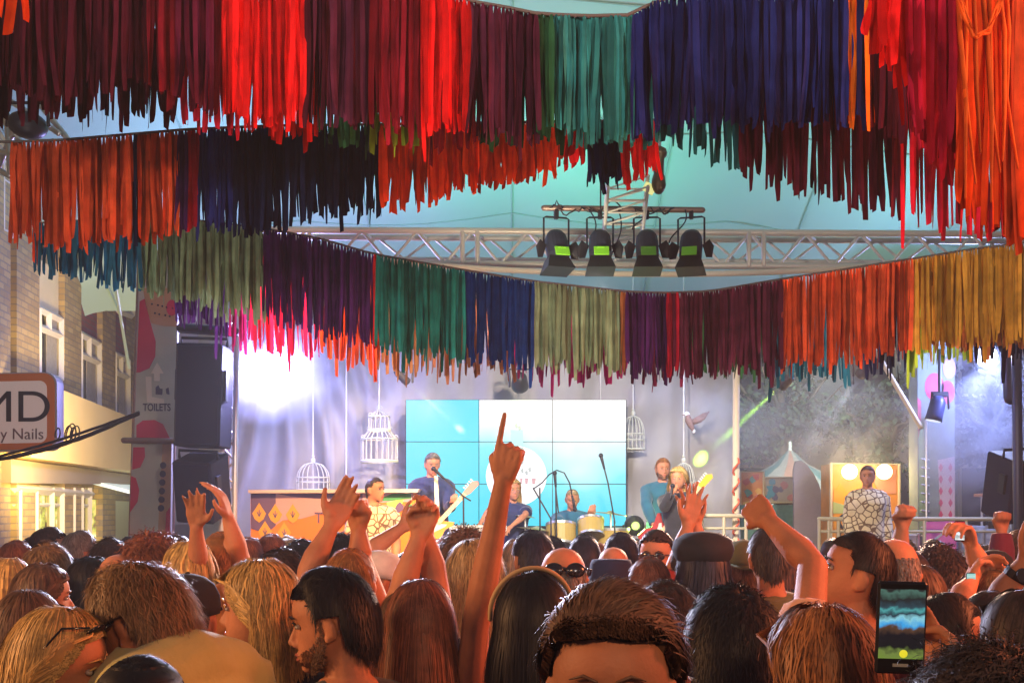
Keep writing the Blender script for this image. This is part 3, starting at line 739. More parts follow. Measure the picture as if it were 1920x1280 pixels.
# railings, drums, stands
def rails():
    m = mat('rail_cream', (.5, .44, .30), .45)
    for i, (x0, x1, y, Y, lab) in enumerate(((1316, 1440, 966, 12.4, 'cream tubular railing right of the singer'), (1536, 1590, 972, 12.4, 'short cream railing left of the man in the patterned shirt'), (1655, 1890, 972, 12.6, 'long pale railing at the right end of the stage'))):
        b = MB(); b.tube([P(x0, y, Y), P(x1, y+1, Y)], .024)
        b.tube([P(x0, y+24, Y), P(x1, y+24, Y)], .016)
        for k in range(4): x = x0+(x1-x0)*k/3; b.tube([P(x, y, Y), P(x, 1140, Y)], .02)
        o = b.build('stage_railing', m, smooth=True); recenter(o, P(x0, 1140, Y)); tag(o, lab, 'railing', 'railings around the stage')
    b = MB(); pts = [P(1380+6*math.sin(k*1.0), 855+k*6, 12.6-.05+.03*math.cos(k*1.0)) for k in range(40)]
    b.tube(pts, .012); o = b.build('red_rope', mat('red_rope', (.6, .12, .06), .7), smooth=True); recenter(o, pts[-1]); tag(o, 'reddish rope wound beside the pale tent pole', 'rope')
rails()

def mic_stand(base, top, boom, label, mic=True, drape=None):
    e = empty('microphone_stand', base, label, 'microphone stand', 'microphone stands on stage')
    b = MB(); b.tube([base, top], .009, n=6)
    for k in range(3):
        a = k*2.1; b.tube([base+Vector((0, 0, .12)), base+Vector((.22*math.cos(a), .22*math.sin(a), .01))], .007, n=5)
    adopt(b.build('stand', M_BLACK), e)
    b = MB(); b.tube(boom, .008, n=6); adopt(b.build('boom', M_BLACK), e)
    if mic:
        d = (boom[-1]-boom[-2]).normalized(); b = MB(); b.tube([boom[-1], boom[-1]+d*.13], [.012, .018], n=8); b.ell(boom[-1]+d*.15, (.026, .026, .026), 10, 8)
        adopt(b.build('microphone', M_BLACK, smooth=True), e)
Z = lambda px, Y: Vector(((px-HX)/FPX*Y, Y, .78))
mic_stand(Z(870, 11.7), P(869, 932, 11.7), [P(882, 938, 11.7), P(869, 930, 11.7), P(832, 896, 11.75)], 'boom stand in front of the guitarist in the blue jumper')
mic_stand(Z(1014, 12.4), P(1012, 915, 12.4), [P(1000, 916, 12.4)] + [P(x, y, 12.5) for x, y in ((1016, 905), (1030, 889), (1044, 881), (1058, 886), (1068, 905), (1073, 930))], 'stand with a high arching boom over the drummer')
mic_stand(Z(1046, 12.3), P(1042, 912, 12.3), [P(1047, 960, 12.3), P(1043, 925, 12.3), P(1042, 912, 12.3)], 'straight thin stand directly left of the drummer')
mic_stand(Z(1036, 12.2), P(1033, 972, 12.2), [P(1000, 915, 12.2), P(1033, 972, 12.2)], 'stand with a boom slanting down left of the drummer', mic=False)
mic_stand(Z(1158, 12.4), P(1152, 975, 12.4), [P(1153, 980, 12.4), P(1140, 905, 12.4), P(1133, 878, 12.4)], 'tall leaning stand before the right part of the video screen')

def drums():
    Y = 12.7; base = Z(1095, Y)
    e = empty('drum_kit', base, 'drum kit with yellowish shells in front of the bald drummer', 'drum kit')
    sh = mat('drum_shell', (.42, .30, .08), .3, coat=.4); hd = mat('drum_head', (.75, .75, .7), .5); hw = M_ALU
    def drum(c, r, h, rot, name):
        M_ = Matrix.Translation(c) @ Euler(rot).to_matrix().to_4x4()
        b = MB(); b.lathe([(r, -h/2), (r, h/2)], n=28, M=M_); o = b.build(name, sh, smooth=False); adopt(o, e)
        b = MB(); b.lathe([(r*1.03, h/2-.02), (r*1.03, h/2+.008), (r*.97, h/2+.008)], n=28, M=M_); b.lathe([(r*1.03, -h/2), (r*1.03, -h/2+.025)], n=28, M=M_)
        q = b.build('hoop', hw); q.parent = o
    drum(P(1108, 990, Y-.1), .15, .2, (R(-25), 0, 0), 'tom_drum'); drum(P(1052, 1002, Y-.1), .17, .24, (R(-15), 0, 0), 'tom_drum')
    drum(Vector((base.x, Y-.3, 1.06)), .27, .4, (R(90), 0, 0), 'bass_drum'); drum(P(1150, 1015, Y), .18, .3, (0, 0, 0), 'floor_tom')
    cy = mat('cymbal_brass', (.55, .50, .25), .3, metal=.8)
    for x, y, r in ((1145, 962, .19), (1008, 991, .24), (985, 967, .12)):
        c = P(x, y, Y); o = MB().lathe([(.012, .03), (.03, .025), (r*.25, .01), (r, -.006), (r, -.009), (.02, .005)], n=32, M=Matrix.Translation(c) @ Matrix.Rotation(R(7), 4, 'Y')).build('cymbal', cy, smooth=True); adopt(o, e)
        b = MB(); b.tube([c, Vector((c.x, c.y, .8))], .011, n=6); q = b.build('stand', hw); adopt(q, e)
drums()
def amps():
    e = empty('keyboard', P(890, 990, 12.3), 'white keyboard on a stand at the woman hidden behind the raised arm', 'keyboard')
    c = P(897, 990, 12.3)
    b = MB(); b.box(c, (.62, .28, .07), bev=.01); adopt(b.build('case', M_WHITE), e)
    b = MB()
    for i in range(18):
        if i % 7 not in (2, 6): b.box((c.x-.27+i*.032, c.y+.03, c.z+.04), (.014, .09, .02))
    adopt(b.build('keys', M_BLACK), e)
    b = MB(); b.tube([(c.x-.28, c.y, c.z-.04), (c.x+.28, c.y, .8)], .014); b.tube([(c.x+.28, c.y, c.z-.04), (c.x-.28, c.y, .8)], .014); adopt(b.build('stand', M_BLACK), e)
    e = empty('uplight', P(1190, 985, 12.9), 'small flood lamp glowing yellow green on the stage floor left of the bassist', 'stage lamp')
    c = P(1190, 985, 12.9)
    b = MB(); b.lathe([(.05, .1), (.11, .02), (.12, -.03)], n=20, M=Matrix.Translation(c) @ Matrix.Rotation(R(90), 4, 'X')); adopt(b.build('housing', M_BLACK), e)
    b = MB(); b.ell(c+Vector((0, -.02, 0)), (.105, .03, .105)); adopt(b.build('lens', mat('lens_lime', (.2, .2, .1), .3, emit=(.75, 1, .25), estr=1.6)), e)
    b = MB(); b.tube([(c.x-.13, c.y, c.z), (c.x-.13, c.y, .8), (c.x+.13, c.y, .8), (c.x+.13, c.y, c.z)], .012); adopt(b.build('yoke', M_BLACK), e)
    lamp('uplight_glow', 'POINT', c+Vector((0, -.15, 0)), 12, (.7, 1, .2), size=.06)
amps()

# moving-head lamps with bare lens, and their light
def moving_head(p, target, col, lab, power, cone, lens=6, r=.09):
    e = empty('spot_lamp', p, lab, 'stage lamp', 'beam lamps around the stage')
    q = (Vector(target)-p).to_track_quat('-Z', 'Y')
    M_ = q.to_matrix().to_4x4()
    b = MB(); b.lathe([(r*.55, .22), (r*.95, .17), (r*1.1, .05), (r*1.15, 0), (r*1.0, -.005)], n=20, M=M_); b.build('housing', M_BLACK, e, smooth=True)
    b = MB(); b.lathe([(r*.98, -.002), (r*.5, -.014), (.004, -.018)], n=20, M=M_); b.build('lens', mat('lens_'+lab[:12], (.1, .1, .1), .3, emit=col, estr=lens), e)
    b = MB(); b.tube([(-r*1.35, 0, 0), (-r*1.35, 0, .2), (r*1.35, 0, .2), (r*1.35, 0, 0)], .014); b.tube([(0, 0, .2), (0, 0, .4)], .015); b.build('yoke', M_BLACK, e)
    d = (Vector(target)-p).normalized()
    return lamp('beam', 'SPOT', p+d*.05, power, col, target, .02, cone=cone, blend=1.0)
moving_head(P(1466, 722, 12.7), P(1325, 850, 14.35), (.45, 1, .05), 'green beam lamp pointing down left at the curtain', 9000, 5, 9, .06)
moving_head(P(764, 716, 13.3), P(880, 820, 14.0), (.75, 1, .2), 'small yellow green lamp above the two tier cage', 1500, 6, 8, .045)
moving_head(P(975, 724, 13.2), P(976, 745, 13.4), (.85, 1, .25), 'bright yellow green lamp above the video wall', 60, 70, 10, .09)
moving_head(P(1613, 704, 13.2), P(1500, 860, 14.2), (.80, .84, 1), 'small white lamp above the grey tree', 160, 22, 10, .06)
moving_head(P(508, 688, 12.4), (-1.6, 6, 2.0), (.62, .70, 1), 'dazzling blue white lamp beside the left stage tower', 420, 80, 60, .17)
moving_head(P(1850, 668, 12.6), (3.5, 7, 2.2), (.62, .70, 1), 'dazzling blue white lamp at the right above the smoke', 260, 80, 50, .13)
lamp('left_lamp_glow', 'POINT', P(508, 688, 12.0), 520, (.38, .36, 1), size=.12)
lamp('right_lamp_glow', 'POINT', P(1850, 690, 12.3), 240, (.34, .42, 1), size=.12)

# ------------------------------------------------------------------ streamer garlands
SC = dict(
 red=(.72,.012,.012), orred=(.68,.055,.008), orange=(.80,.16,.01), maroon=(.055,.006,.014), dkred=(.19,.008,.017), crimson=(.36,.008,.03),
 plum=(.085,.015,.035), dkgreen=(.02,.085,.035), teal=(.03,.21,.20), dkteal=(.010,.09,.10), navy=(.012,.018,.10), black=(.006,.010,.035),
 olive=(.19,.26,.14), purple=(.055,.012,.075), green=(.012,.16,.12), blue=(.006,.03,.13), bluegreen=(.01,.09,.14), ochre=(.50,.24,.03), tan=(.52,.18,.05),
 magenta=(.42,.015,.11), pinkred=(.72,.015,.05), wine=(.11,.01,.03), brown=(.40,.13,.045), lime=(.22,.34,.03), rust=(.55,.07,.02), dkmag=(.16,.015,.05))
def cmat(c): return mat('fringe_'+c, SC[c], .85, var=.30, vscale=9, island=.6, trans=.22, spec=.04, bump=.2, bscale=30)

def strips(mb, x0, x1, step, topf, botf, Yf, wpx, jit, seed, far=0, droop=None, ydis=.05):
    r = np.random.RandomState(seed)
    x = x0 + step*.3
    while x < x1:
        w = wpx*r.uniform(.75, 1.25)
        y0 = topf(x); y1 = botf(x) + r.normal(0, jit)
        if r.rand() < .06: y1 += abs(r.normal(0, jit*2.2))
        if r.rand() < .10: y1 -= abs(r.normal(0, jit*2.0))
        Y = Yf(x) + r.uniform(-ydis, ydis)
        n = 12
        ph, ph2 = r.uniform(0, 6.28, 2); amp = r.uniform(.3, 2.6)*wpx*.14; lean = r.normal(0, .45)*wpx
        tw0 = r.uniform(-.5, .5); tw1 = tw0 + r.normal(0, .9); fold = r.uniform(.1, .4)*r.choice((-1, 1))
        V = []; F = []
        cut = r.uniform(-1, 1)*w*.6
        for k in range(n+1):
            t = k/n; py = y0+(y1-y0)*t
            px = x + lean*t*t + amp*math.sin(ph+t*5)*t
            ww = w*(.40+.60*min(1, t*8))*.5
            if k == n: ww *= r.uniform(.5, 1.0)
            tw = tw0+(tw1-tw0)*t
            c = P(px, py, Y + .006*math.sin(ph2+t*9)); hw = ww/FPX*Y
            dx, dy = math.cos(tw)*hw, math.sin(tw)*hw
            cc = (cut if k == n else 0)/FPX*Y
            V += [(c.x-dx, c.y-dy, c.z+cc*.5), (c.x, c.y+fold*hw, c.z), (c.x+dx, c.y+dy, c.z-cc*.5)]
        for k in range(n): a = k*3; F += [(a, a+1, a+4, a+3), (a+1, a+2, a+5, a+4)]
        mb.add(V, F)
        x += step*r.uniform(.75, 1.25)

def garland(name_label, rope_pts, Yc, sections, bot_pts, wpx, step, jit, seed, layers=2, Yslope=0):
    """rope_pts, bot_pts: photo polylines; sections: [(x0,x1,colour,label)]"""
    rx, ry = zip(*rope_pts); bx, by = zip(*bot_pts)
    topf = lambda x: float(np.interp(x, rx, ry)); botf = lambda x: float(np.interp(x, bx, by))
    Yf = lambda x: Yc + Yslope*(x-960)/960
    e = empty('streamer_garland', P(960, topf(960), Yc), name_label, 'garland', 'streamer garlands strung over the street')
    b = MB(); b.tube([P(x, topf(x), Yf(x)) for x in np.linspace(rx[0]-20, rx[-1]+20, 60)], .007, n=6)
    r_ = random.Random(seed); x = rx[0]+4   # knots of cloth over the rope
    while x < rx[-1]:
        c = P(x, topf(x)+r_.uniform(-1, 2), Yf(x)); s = wpx/FPX*Yc*.28
        b.ell(c, (s*r_.uniform(.6, 1), s*.8, s*r_.uniform(.6, 1.1)), 6, 5, mi=1); x += wpx*1.15
    adopt(b.build('rope', [mat('rope', (.12, .10, .09), .9), mat('knot_cloth', (.16, .12, .12), .9, island=.6)], smooth=True), e)
    for i, (x0, x1, c) in enumerate(sections):
        b = MB()
        for l in range(layers):
            j2 = jit*(1 if l == 0 else 1.3)
            strips(b, x0+l*step*.45, x1, step, topf, (lambda x, l=l: botf(x)-l*jit*.6), lambda x, l=l: Yf(x)+.07*l, wpx, j2, seed*97+i*7+l)
        adopt(b.build('fringe', cmat(c)), e)
    return e, topf, Yf

# nearest, red and orange bunch at the top right (and its far end at top left)
garland('nearest garland, red and orange strips spilling down the right edge', [(1625, -70), (1700, -60), (1960, -20)], 3.3,
        [(1630, 1700, 'red'), (1700, 1722, 'crimson'), (1722, 1796, 'crimson'), (1796, 1880, 'orred'), (1880, 1960, 'rust')],
        [(1630, 55), (1665, 110), (1700, 190), (1740, 290), (1785, 340), (1800, 395), (1850, 420), (1900, 455), (1960, 480)], 14, 9.5, 24, 5, layers=2)
garland('short bright red strips cut by the top left corner', [(-60, -90), (60, -95)], 3.4, [(-55, 48, 'orred')], [(-60, 60), (10, 40), (30, 65), (48, 70)], 17, 14, 14, 6, layers=1)
# big front row
garland('large garland along the top edge, red and maroon at left, teal and navy at right',
        [(-60, -40), (500, -30), (800, -25), (880, 2), (940, 12), (1010, 26), (1100, 30), (1190, 28), (1225, 2), (1300, -12), (1620, -15), (1960, -60)], 4.4,
        [(-60, 276, 'maroon'), (276, 332, 'dkred'), (332, 400, 'wine'), (400, 418, 'dkred'), (418, 574, 'red'), (574, 588, 'maroon'), (588, 690, 'plum'), (690, 790, 'dkred'), (790, 880, 'red'),
         (880, 1008, 'plum'), (1008, 1034, 'dkgreen'), (1034, 1186, 'teal'), (1186, 1588, 'navy'), (1588, 1602, 'orange'), (1602, 1622, 'navy'), (1622, 1634, 'orange'), (1634, 1700, 'maroon'), (1700, 1960, 'crimson')],
        [(-60, 150), (40, 170), (130, 190), (276, 150), (340, 185), (418, 215), (500, 235), (574, 230), (690, 225), (790, 245), (880, 250), (1000, 262), (1034, 235), (1100, 262), (1186, 262), (1240, 235), (1340, 230), (1450, 232), (1588, 225), (1640, 230), (1700, 260), (1800, 290), (1960, 300)],
        10.5, 7.4, 9, 1)
# row right behind
garland('garland behind the large front one, its dark and crimson tips showing below it',
        [(-60, 45), (400, 60), (1000, 70), (1600, 60), (1960, 90)], 4.9,
        [(-60, 335, 'maroon'), (335, 480, 'pinkred'), (480, 600, 'red'), (600, 700, 'dkgreen'), (700, 800, 'lime'), (800, 905, 'dkred'), (905, 1060, 'dkgreen'), (1060, 1240, 'teal'), (1240, 1385, 'dkteal'), (1385, 1690, 'maroon'), (1690, 1860, 'crimson'), (1860, 1960, 'dkred')],
        [(-60, 215), (40, 225), (130, 215), (240, 225), (335, 225), (380, 240), (480, 245), (600, 262), (700, 272), (850, 282), (905, 268), (1060, 268), (1180, 262), (1240, 262), (1300, 285), (1385, 318), (1500, 350), (1600, 385), (1690, 412), (1780, 425), (1850, 440), (1960, 470)],
        10.5, 6.5, 12, 2, layers=1)
# orange / navy / red row
garland('middle garland, orange at left, navy in the middle, bright red towards the lamp bar',
        [(18, 266), (120, 262), (345, 243), (500, 236), (800, 232), (1235, 225)], 5.7,
        [(20, 250, 'rust'), (250, 258, 'black'), (258, 334, 'rust'), (334, 352, 'purple'), (352, 374, 'crimson'), (374, 440, 'navy'), (440, 712, 'black'), (712, 1058, 'orred'), (1058, 1100, 'red'), (1100, 1166, 'black'), (1166, 1232, 'red')],
        [(20, 445), (60, 452), (100, 458), (200, 450), (334, 440), (374, 430), (440, 425), (500, 432), (600, 410), (712, 390), (760, 385), (850, 365), (940, 345), (1000, 330), (1058, 315), (1090, 318), (1110, 345), (1150, 350), (1175, 335), (1232, 330)],
        9.5, 7.2, 9, 3)
# centre row
garland('widest garland, olive at left, green in the middle, orange and ochre at right',
        [(40, 420), (300, 405), (490, 427), (600, 447), (700, 476), (870, 506), (1000, 527), (1170, 546), (1240, 549), (1330, 546), (1465, 523), (1710, 485), (1830, 466), (1960, 450)], 7.4,
        [(62, 262, 'bluegreen'), (262, 494, 'olive'), (494, 700, 'purple'), (700, 706, 'red'), (706, 870, 'green'), (870, 1002, 'blue'), (1002, 1164, 'olive'), (1164, 1174, 'brown'), (1174, 1250, 'purple'), (1250, 1258, 'crimson'), (1258, 1268, 'dkmag'), (1268, 1276, 'crimson'), (1276, 1466, 'plum'), (1466, 1712, 'rust'), (1712, 1960, 'ochre')],
        [(62, 490), (100, 505), (160, 520), (262, 545), (330, 560), (400, 570), (490, 598), (560, 612), (640, 632), (706, 655), (780, 668), (870, 675), (960, 682), (1060, 690), (1170, 694), (1250, 702), (1340, 700), (1466, 690), (1560, 680), (1640, 672), (1712, 655), (1800, 645), (1870, 640), (1960, 632)],
        7.2, 5.7, 8, 4)
# behind it
garland('farthest garland peeping out below the widest one, magenta left, lime right',
        [(320, 470), (500, 480), (900, 560), (1250, 590), (1500, 570), (1960, 500)], 8.3,
        [(328, 430, 'purple'), (430, 470, 'magenta'), (470, 600, 'pinkred'), (600, 712, 'orred'), (712, 800, 'tan'), (800, 960, 'brown'), (960, 1180, 'magenta'), (1180, 1300, 'dkmag'), (1300, 1440, 'dkgreen'), (1440, 1600, 'bluegreen'), (1600, 1700, 'black'), (1700, 1826, 'lime'), (1826, 1960, 'black')],
        [(328, 600), (380, 612), (430, 640), (470, 650), (520, 665), (600, 672), (650, 680), (712, 690), (760, 695), (850, 698), (960, 702), (1080, 708), (1180, 708), (1250, 715), (1300, 700), (1380, 702), (1440, 700), (1520, 712), (1600, 705), (1640, 700), (1700, 690), (1760, 682), (1826, 672), (1870, 675), (1960, 668)],
        7, 5.2, 11, 8, layers=1)
garland('brown strips hanging over the right part of the ochre fringe', [(1700, 540), (1960, 500)], 7.75, [(1740, 1960, 'brown')], [(1700, 640), (1800, 652), (1960, 640)], 8, 6.4, 6, 12, layers=2)

# orange cloth tied in a loose loop over the right-hand bunch
b = MB(); r_ = random.Random(4)
for k in range(5):
    pts = [P(x+r_.uniform(-5, 5), y+r_.uniform(-5, 5), 3.05) for x, y in ((1790, -30), (1810, 30), (1828, 70), (1850, 60), (1868, 20), (1885, -25))]
    b.tube(pts, .008, n=6, flat=.35)
for k in range(7):
    x = 1795+k*15; pts = [P(x, -30, 3.1), P(x+r_.uniform(0, 14), 60, 3.08), P(x+r_.uniform(-2, 22), 160+r_.uniform(0, 60), 3.1), P(x+r_.uniform(4, 24), 280+r_.uniform(0, 100), 3.12)]
    b.tube(pts, [.012, .014, .013, .006], n=6, flat=.3)
o = b.build('knotted_cloth', mat('knot_orange', (.80, .12, .01), .8, var=.2, island=.3, trans=.2), smooth=True); recenter(o, P(1840, 60, 3.05))
tag(o, 'loose knotted orange cloth hanging over the red bunch at top right', 'cloth')

# ------------------------------------------------------------------ garden side behind the stage, right
def tree(c, h, rx, rz, nleaf, seed, label):
    r = np.random.RandomState(seed); e = empty('tree', c, label, 'tree', 'trees behind the stage')
    b = MB(); top = Vector((0, 0, h-rz))
    b.tube([(0, 0, 0), (.05, 0, (h-rz)*.6), (.0, .05, h-rz*.6)], [.16, .12, .06], n=8)
    for k in range(9):
        a = k*2.4; b.tube([(0, 0, h-rz*1.5+k*.08), (rx*.4*math.cos(a), rx*.3*math.sin(a), h-rz+.1*k*.5), (rx*.8*math.cos(a), rx*.6*math.sin(a), h-rz*.6+r.uniform(-.5, .5)*rz)], [.05, .03, .012], n=6)
    b.build('trunk', mat('bark', (.10, .07, .05), .9), e, smooth=True)
    b = MB(); cl = []
    for k in range(26):
        u = r.normal(size=3); u /= np.linalg.norm(u); cl.append(u*np.array([rx, rx*.8, rz])*r.uniform(.35, .95)+[0, 0, h-rz])
    V = []; F = []
    for k in range(nleaf):
        p = cl[r.randint(len(cl))]+r.normal(0, .17, 3)*[1.2, 1, .9]*rx*.75
        s = r.uniform(.04, .085); a = r.normal(size=3); a /= np.linalg.norm(a); bb = np.cross(a, r.normal(size=3)); bb /= np.linalg.norm(bb)
        o = len(V); V += [p-a*s, p+bb*s*.5, p+a*s, p-bb*s*.5]; F.append((o, o+1, o+2, o+3))
    b.add(np.array(V), F); b.build('crown', mat('leaf_'+str(seed), (.065, .085, .05), .6, island=.7, trans=.3), e)
tree(Vector((4.45, 18.5, 0)), 4.6, 1.25, 1.1, 2900, 3, 'leafy tree behind the striped tent')
tree(Vector((6.1, 18.2, 0)), 4.2, 1.1, 1.0, 2600, 5, 'leafy tree behind the amber light box')
tree(Vector((8.8, 20.5, 0)), 4.9, 1.3, 1.2, 2600, 8, 'leafy tree seen through blue smoke at the far right')

def garden():
    # plastered building added behind the trees as the smoky grey veil
    e = empty('veil_building', (5, 25, 0), 'pale grey plastered building added behind the trees for the smoky grey veil', 'building')
    b = MB(); b.box((0, .5, 4.5), (24, 1, 9)); b.build('wall', mat('plaster', (.55, .58, .54), .9, var=.15, vscale=1), e)
    for x in (-7, -4.5, -2, .5, 3, 5.5):
        for z in (2.2, 5.2):
            b = MB(); b.box((x, -.01, z), (1.1, .06, 1.5)); w = b.build('window', M_WFRAME, e)
            b = MB(); b.box((x, -.05, z), (.95, .03, 1.35)); q = b.build('pane', M_DGLASS, w)
    b = MB(); b.box((0, .3, 9.2), (24.4, 1.6, .4)); b.build('cornice', mat('plaster', (.55, .58, .54)), e)
    # striped tent
    Y = 16.8; ap = P(1500, 838, Y); c = Vector((ap.x, ap.y+.6, 0))
    e = empty('striped_tent', c, 'small pointed tent with grey, teal and pink stripes', 'tent')
    V = [(0, 0, ap.z)]; n = 16; r = .85; zb = 2.25
    prof = [(.04, ap.z-.02), (.28, ap.z-.24), (.62, ap.z-.42), (.95, zb)]
    V = []; F = []; mi = []
    b = MB(); cols = [0, 1, 0, 2]
    for i in range(n):
        a0, a1 = 2*math.pi*i/n, 2*math.pi*(i+1)/n; v = []
        for rr, z in prof: v += [(rr*math.cos(a0), rr*math.sin(a0), z), (rr*math.cos(a1), rr*math.sin(a1), z)]
        b.add(v, [(0, 1, 3, 2), (2, 3, 5, 4), (4, 5, 7, 6)], cols[i % 4])
        b.add([(.95*math.cos(a0), .95*math.sin(a0), zb), (.95*math.cos(a1), .95*math.sin(a1), zb), (.95*math.cos(a1), .95*math.sin(a1), zb-.18), (.95*math.cos(a0), .95*math.sin(a0), zb-.18)], [(0, 1, 2, 3)], cols[(i+1) % 4])
    b.build('roof', [mat('tent_grey', (.20, .18, .17), .8), mat('tent_teal', (.05, .12, .13), .8), mat('tent_pink', (.26, .12, .09), .8)], e, smooth=True)
    b = MB()
    for k in range(6): a = k*1.047; b.tube([(.93*math.cos(a), .93*math.sin(a), 0), (.93*math.cos(a), .93*math.sin(a), zb)], .02)
    b.tube([(0, 0, 0), (0, 0, ap.z+.1)], .025); b.build('pole', M_WHITE, e)
    # painted boards
    specs = [(('painted orange and yellow board beside the tent pole'), (1388, 884, 1432, 962), [(.62, .22, .06), (.75, .42, .10), (.10, .28, .26), (.5, .08, .05)], 1),
             (('framed painted board with teal, pink and cream patches under the tent'), (1434, 895, 1492, 942), [(.45, .36, .24), (.06, .26, .30), (.6, .20, .16), (.16, .14, .2)], 2)]
    for lab, (x0, y0, x1, y1), cs, sd in specs:
        Y = 15.4; e = empty('painted_board', P((x0+x1)/2, 1075, Y), lab, 'board'); r = random.Random(sd)
        b = MB(); b.prism([P(x, y, Y) for x, y in ((x0, y0), (x1, y0), (x1, y1), (x0, y1))], (0, .04, 0))
        for k in range(11):
            cx, cy = r.uniform(x0+8, x1-8), r.uniform(y0+8, y1-8)
            b.pp([(cx+r.uniform(4, 9)*math.cos(a), cy+r.uniform(4, 9)*math.sin(a)) for a in np.linspace(0, 6.28, 8)[:-1]], Y-.002-k*.002, .003, r.choice((1, 2, 3)))
        adopt(b.build('panel', [mat('board_%d%d' % (sd, i), c, .7) for i, c in enumerate(cs)]), e)
        b = MB(); q = [P(x, y, Y-.03) for x, y in ((x0, y0), (x1, y0), (x1, y1), (x0, y1))]; b.tube(q, .018, n=4, closed=True); adopt(b.build('frame', mat('board_frame', (.62, .46, .24), .6)), e)
        b = MB(); b.tube([P(x0+4, y1, Y+.02), P(x0+4, 1079, Y+.02)], .02); b.tube([P(x1-4, y1, Y+.02), P(x1-4, 1079, Y+.02)], .02); adopt(b.build('post', M_BLACK), e)
    b = MB(); Y = 15.0
    b.prism([P(x, y, Y) for x, y in ((1388, 946), (1492, 946), (1492, 1084), (1388, 1084))], (0, .5, 0))
    o = b.build('market_stall', mat('stall_green', (.07, .16, .12), .7, var=.2)); recenter(o, P(1440, 1084, Y)); tag(o, 'low dark green stall front below the painted boards', 'stall')
    # rounded grey board
    Y = 14.6; pts = [(1490, 1100), (1488, 880), (1492, 864), (1502, 862), (1514, 872), (1526, 888), (1536, 908), (1543, 935), (1546, 960), (1547, 1100)]
    b = MB(); b.prism([P(x, y, Y) for x, y in pts], (0, .06, 0)); o = b.build('arched_board', mat('arched_board', (.26, .22, .23), .7, var=.05)); recenter(o, P(1520, 1100, Y)); tag(o, 'tall grey board with one curved edge beside the tent', 'board')
    # amber light box with letters and two globes
    Y = 14.0; e = empty('light_booth', P(1620, 1100, Y), 'amber booth with two glowing globe lamps behind the man in the patterned shirt', 'booth')
    b = MB(); b.prism([P(x, y, Y) for x, y in ((1560, 869), (1684, 872), (1684, 1100), (1560, 1100))], (0, .5, 0)); adopt(b.build('panel', mat('booth_amber', (.62, .25, .04), .6, var=.2, vscale=4)), e)
    b = MB(); b.tube([P(x, y, Y-.03) for x, y in ((1558, 868), (1686, 870), (1686, 1098), (1558, 1098))], .022, n=6, closed=True); adopt(b.build('frame', mat('rail_cream', (.72, .66, .50))), e)
    b = MB(); b.pp([(1563, 920), (1576, 905), (1592, 930), (1592, 990), (1563, 990)], Y-.006, mi=0); b.pp([(1625, 880), (1680, 880), (1680, 925), (1650, 925)], Y-.006, mi=1)
    b.pp([(1562, 940), (1590, 948), (1590, 962), (1562, 962)], Y-.010, mi=2)
    adopt(b.build('print', [mat('booth_gold', (.60, .24, .01), .6), mat('booth_rose', (.55, .24, .15), .6), mat('booth_green', (.30, .36, .14), .6)]), e)
    MT = Matrix.Translation(P(1584, 1000, Y-.014)) @ Matrix.Rotation(R(90), 4, 'X') @ Matrix.Rotation(R(-90), 4, 'Z')
    adopt(text('OSC', .26, 'lettering', M_BLACK, MT, bold=.006), e)
    for x, y in ((1593, 884), (1658, 884)):
        b = MB(); b.ell(P(x, y, Y-.16), (.095, .095, .095), 20, 14); adopt(b.build('globe_lamp', mat('globe_glow', (.8, .7, .5), .4, emit=(1, .72, .34), estr=9), smooth=True), e)
        lamp('globe_light', 'POINT', P(x, y-2, Y-.34), 14, (1, .72, .35), size=.1)
    # white / green printed column with pink blobs
    Y = 13.2; e = empty('printed_column', P(1755, 1100, Y), 'tall pale green banner column with pink blobs right of the amber booth', 'banner')
    b = MB(); b.prism([P(x, y, Y) for x, y in ((1720, 560), (1790, 560), (1790, 1100), (1722, 1100))], (0, .3, 0))
    b.pp(blob(1752, 725, 18, 26, 20), Y-.002, mi=1); b.pp(blob(1776, 735, 14, 22, 16), Y-.002, mi=1); b.pp([(1720, 745), (1727, 752), (1727, 800), (1722, 820)], Y-.002, mi=1); b.pp(blob(1780, 690, 12, 20, 14), Y-.006, mi=4)
    b.pp([(1722, 780), (1733, 800), (1736, 1000), (1724, 1000)], Y-.002, mi=2)
    b.pp([(1758, 862), (1790, 855), (1790, 975), (1764, 975)], Y-.002, mi=3)
    for i in range(5):
        for x in (1764, 1782): b.pp([(x, 868+i*22), (x+4, 876+i*22), (x, 884+i*22), (x-4, 876+i*22)], Y-.006, mi=1)
    b.pp([(1722, 960), (1740, 962), (1750, 975), (1722, 975)], Y-.006, mi=0)
    adopt(b.build('printed_cloth', [mat('col_grey', (.22, .27, .23), .8, var=.2, vscale=4), mat('col_pink', (.60, .07, .13), .8), mat('col_green', (.30, .42, .22), .8), mat('col_pale', (.62, .46, .45), .8), mat('col_peach', (.55, .30, .32), .8)]), e)
    b = MB(); b.tube([P(1737, 780, Y-.05), P(1737, 1090, Y-.05)], .014)
    for i in range(10): b.tube([P(1728, 860+i*16, Y-.05), P(1742, 862+i*16, Y-.05)], .01)
    adopt(b.build('ladder', M_ALU), e)
    # stage light on a stand
    e = empty('par_lamp', P(1762, 740, 12.6), 'dark blue par lamp pointing down before the pink blobs', 'stage lamp')
    M_ = Matrix.Rotation(R(14), 4, 'Y'); b = MB(); b.lathe([(.05, -.02), (.085, -.08), (.09, -.24), (.096, -.30)], n=20, M=M_, cap=True); b.build('housing', mat('par_blue', (.03, .035, .09), .4), e, smooth=True)
    b = MB(); b.lathe([(.085, -.302), (.02, -.308)], n=20, M=M_); b.build('lens', mat('par_lens', (.6, .65, .7), .2, emit=(.7, .8, .9), estr=.8), e)
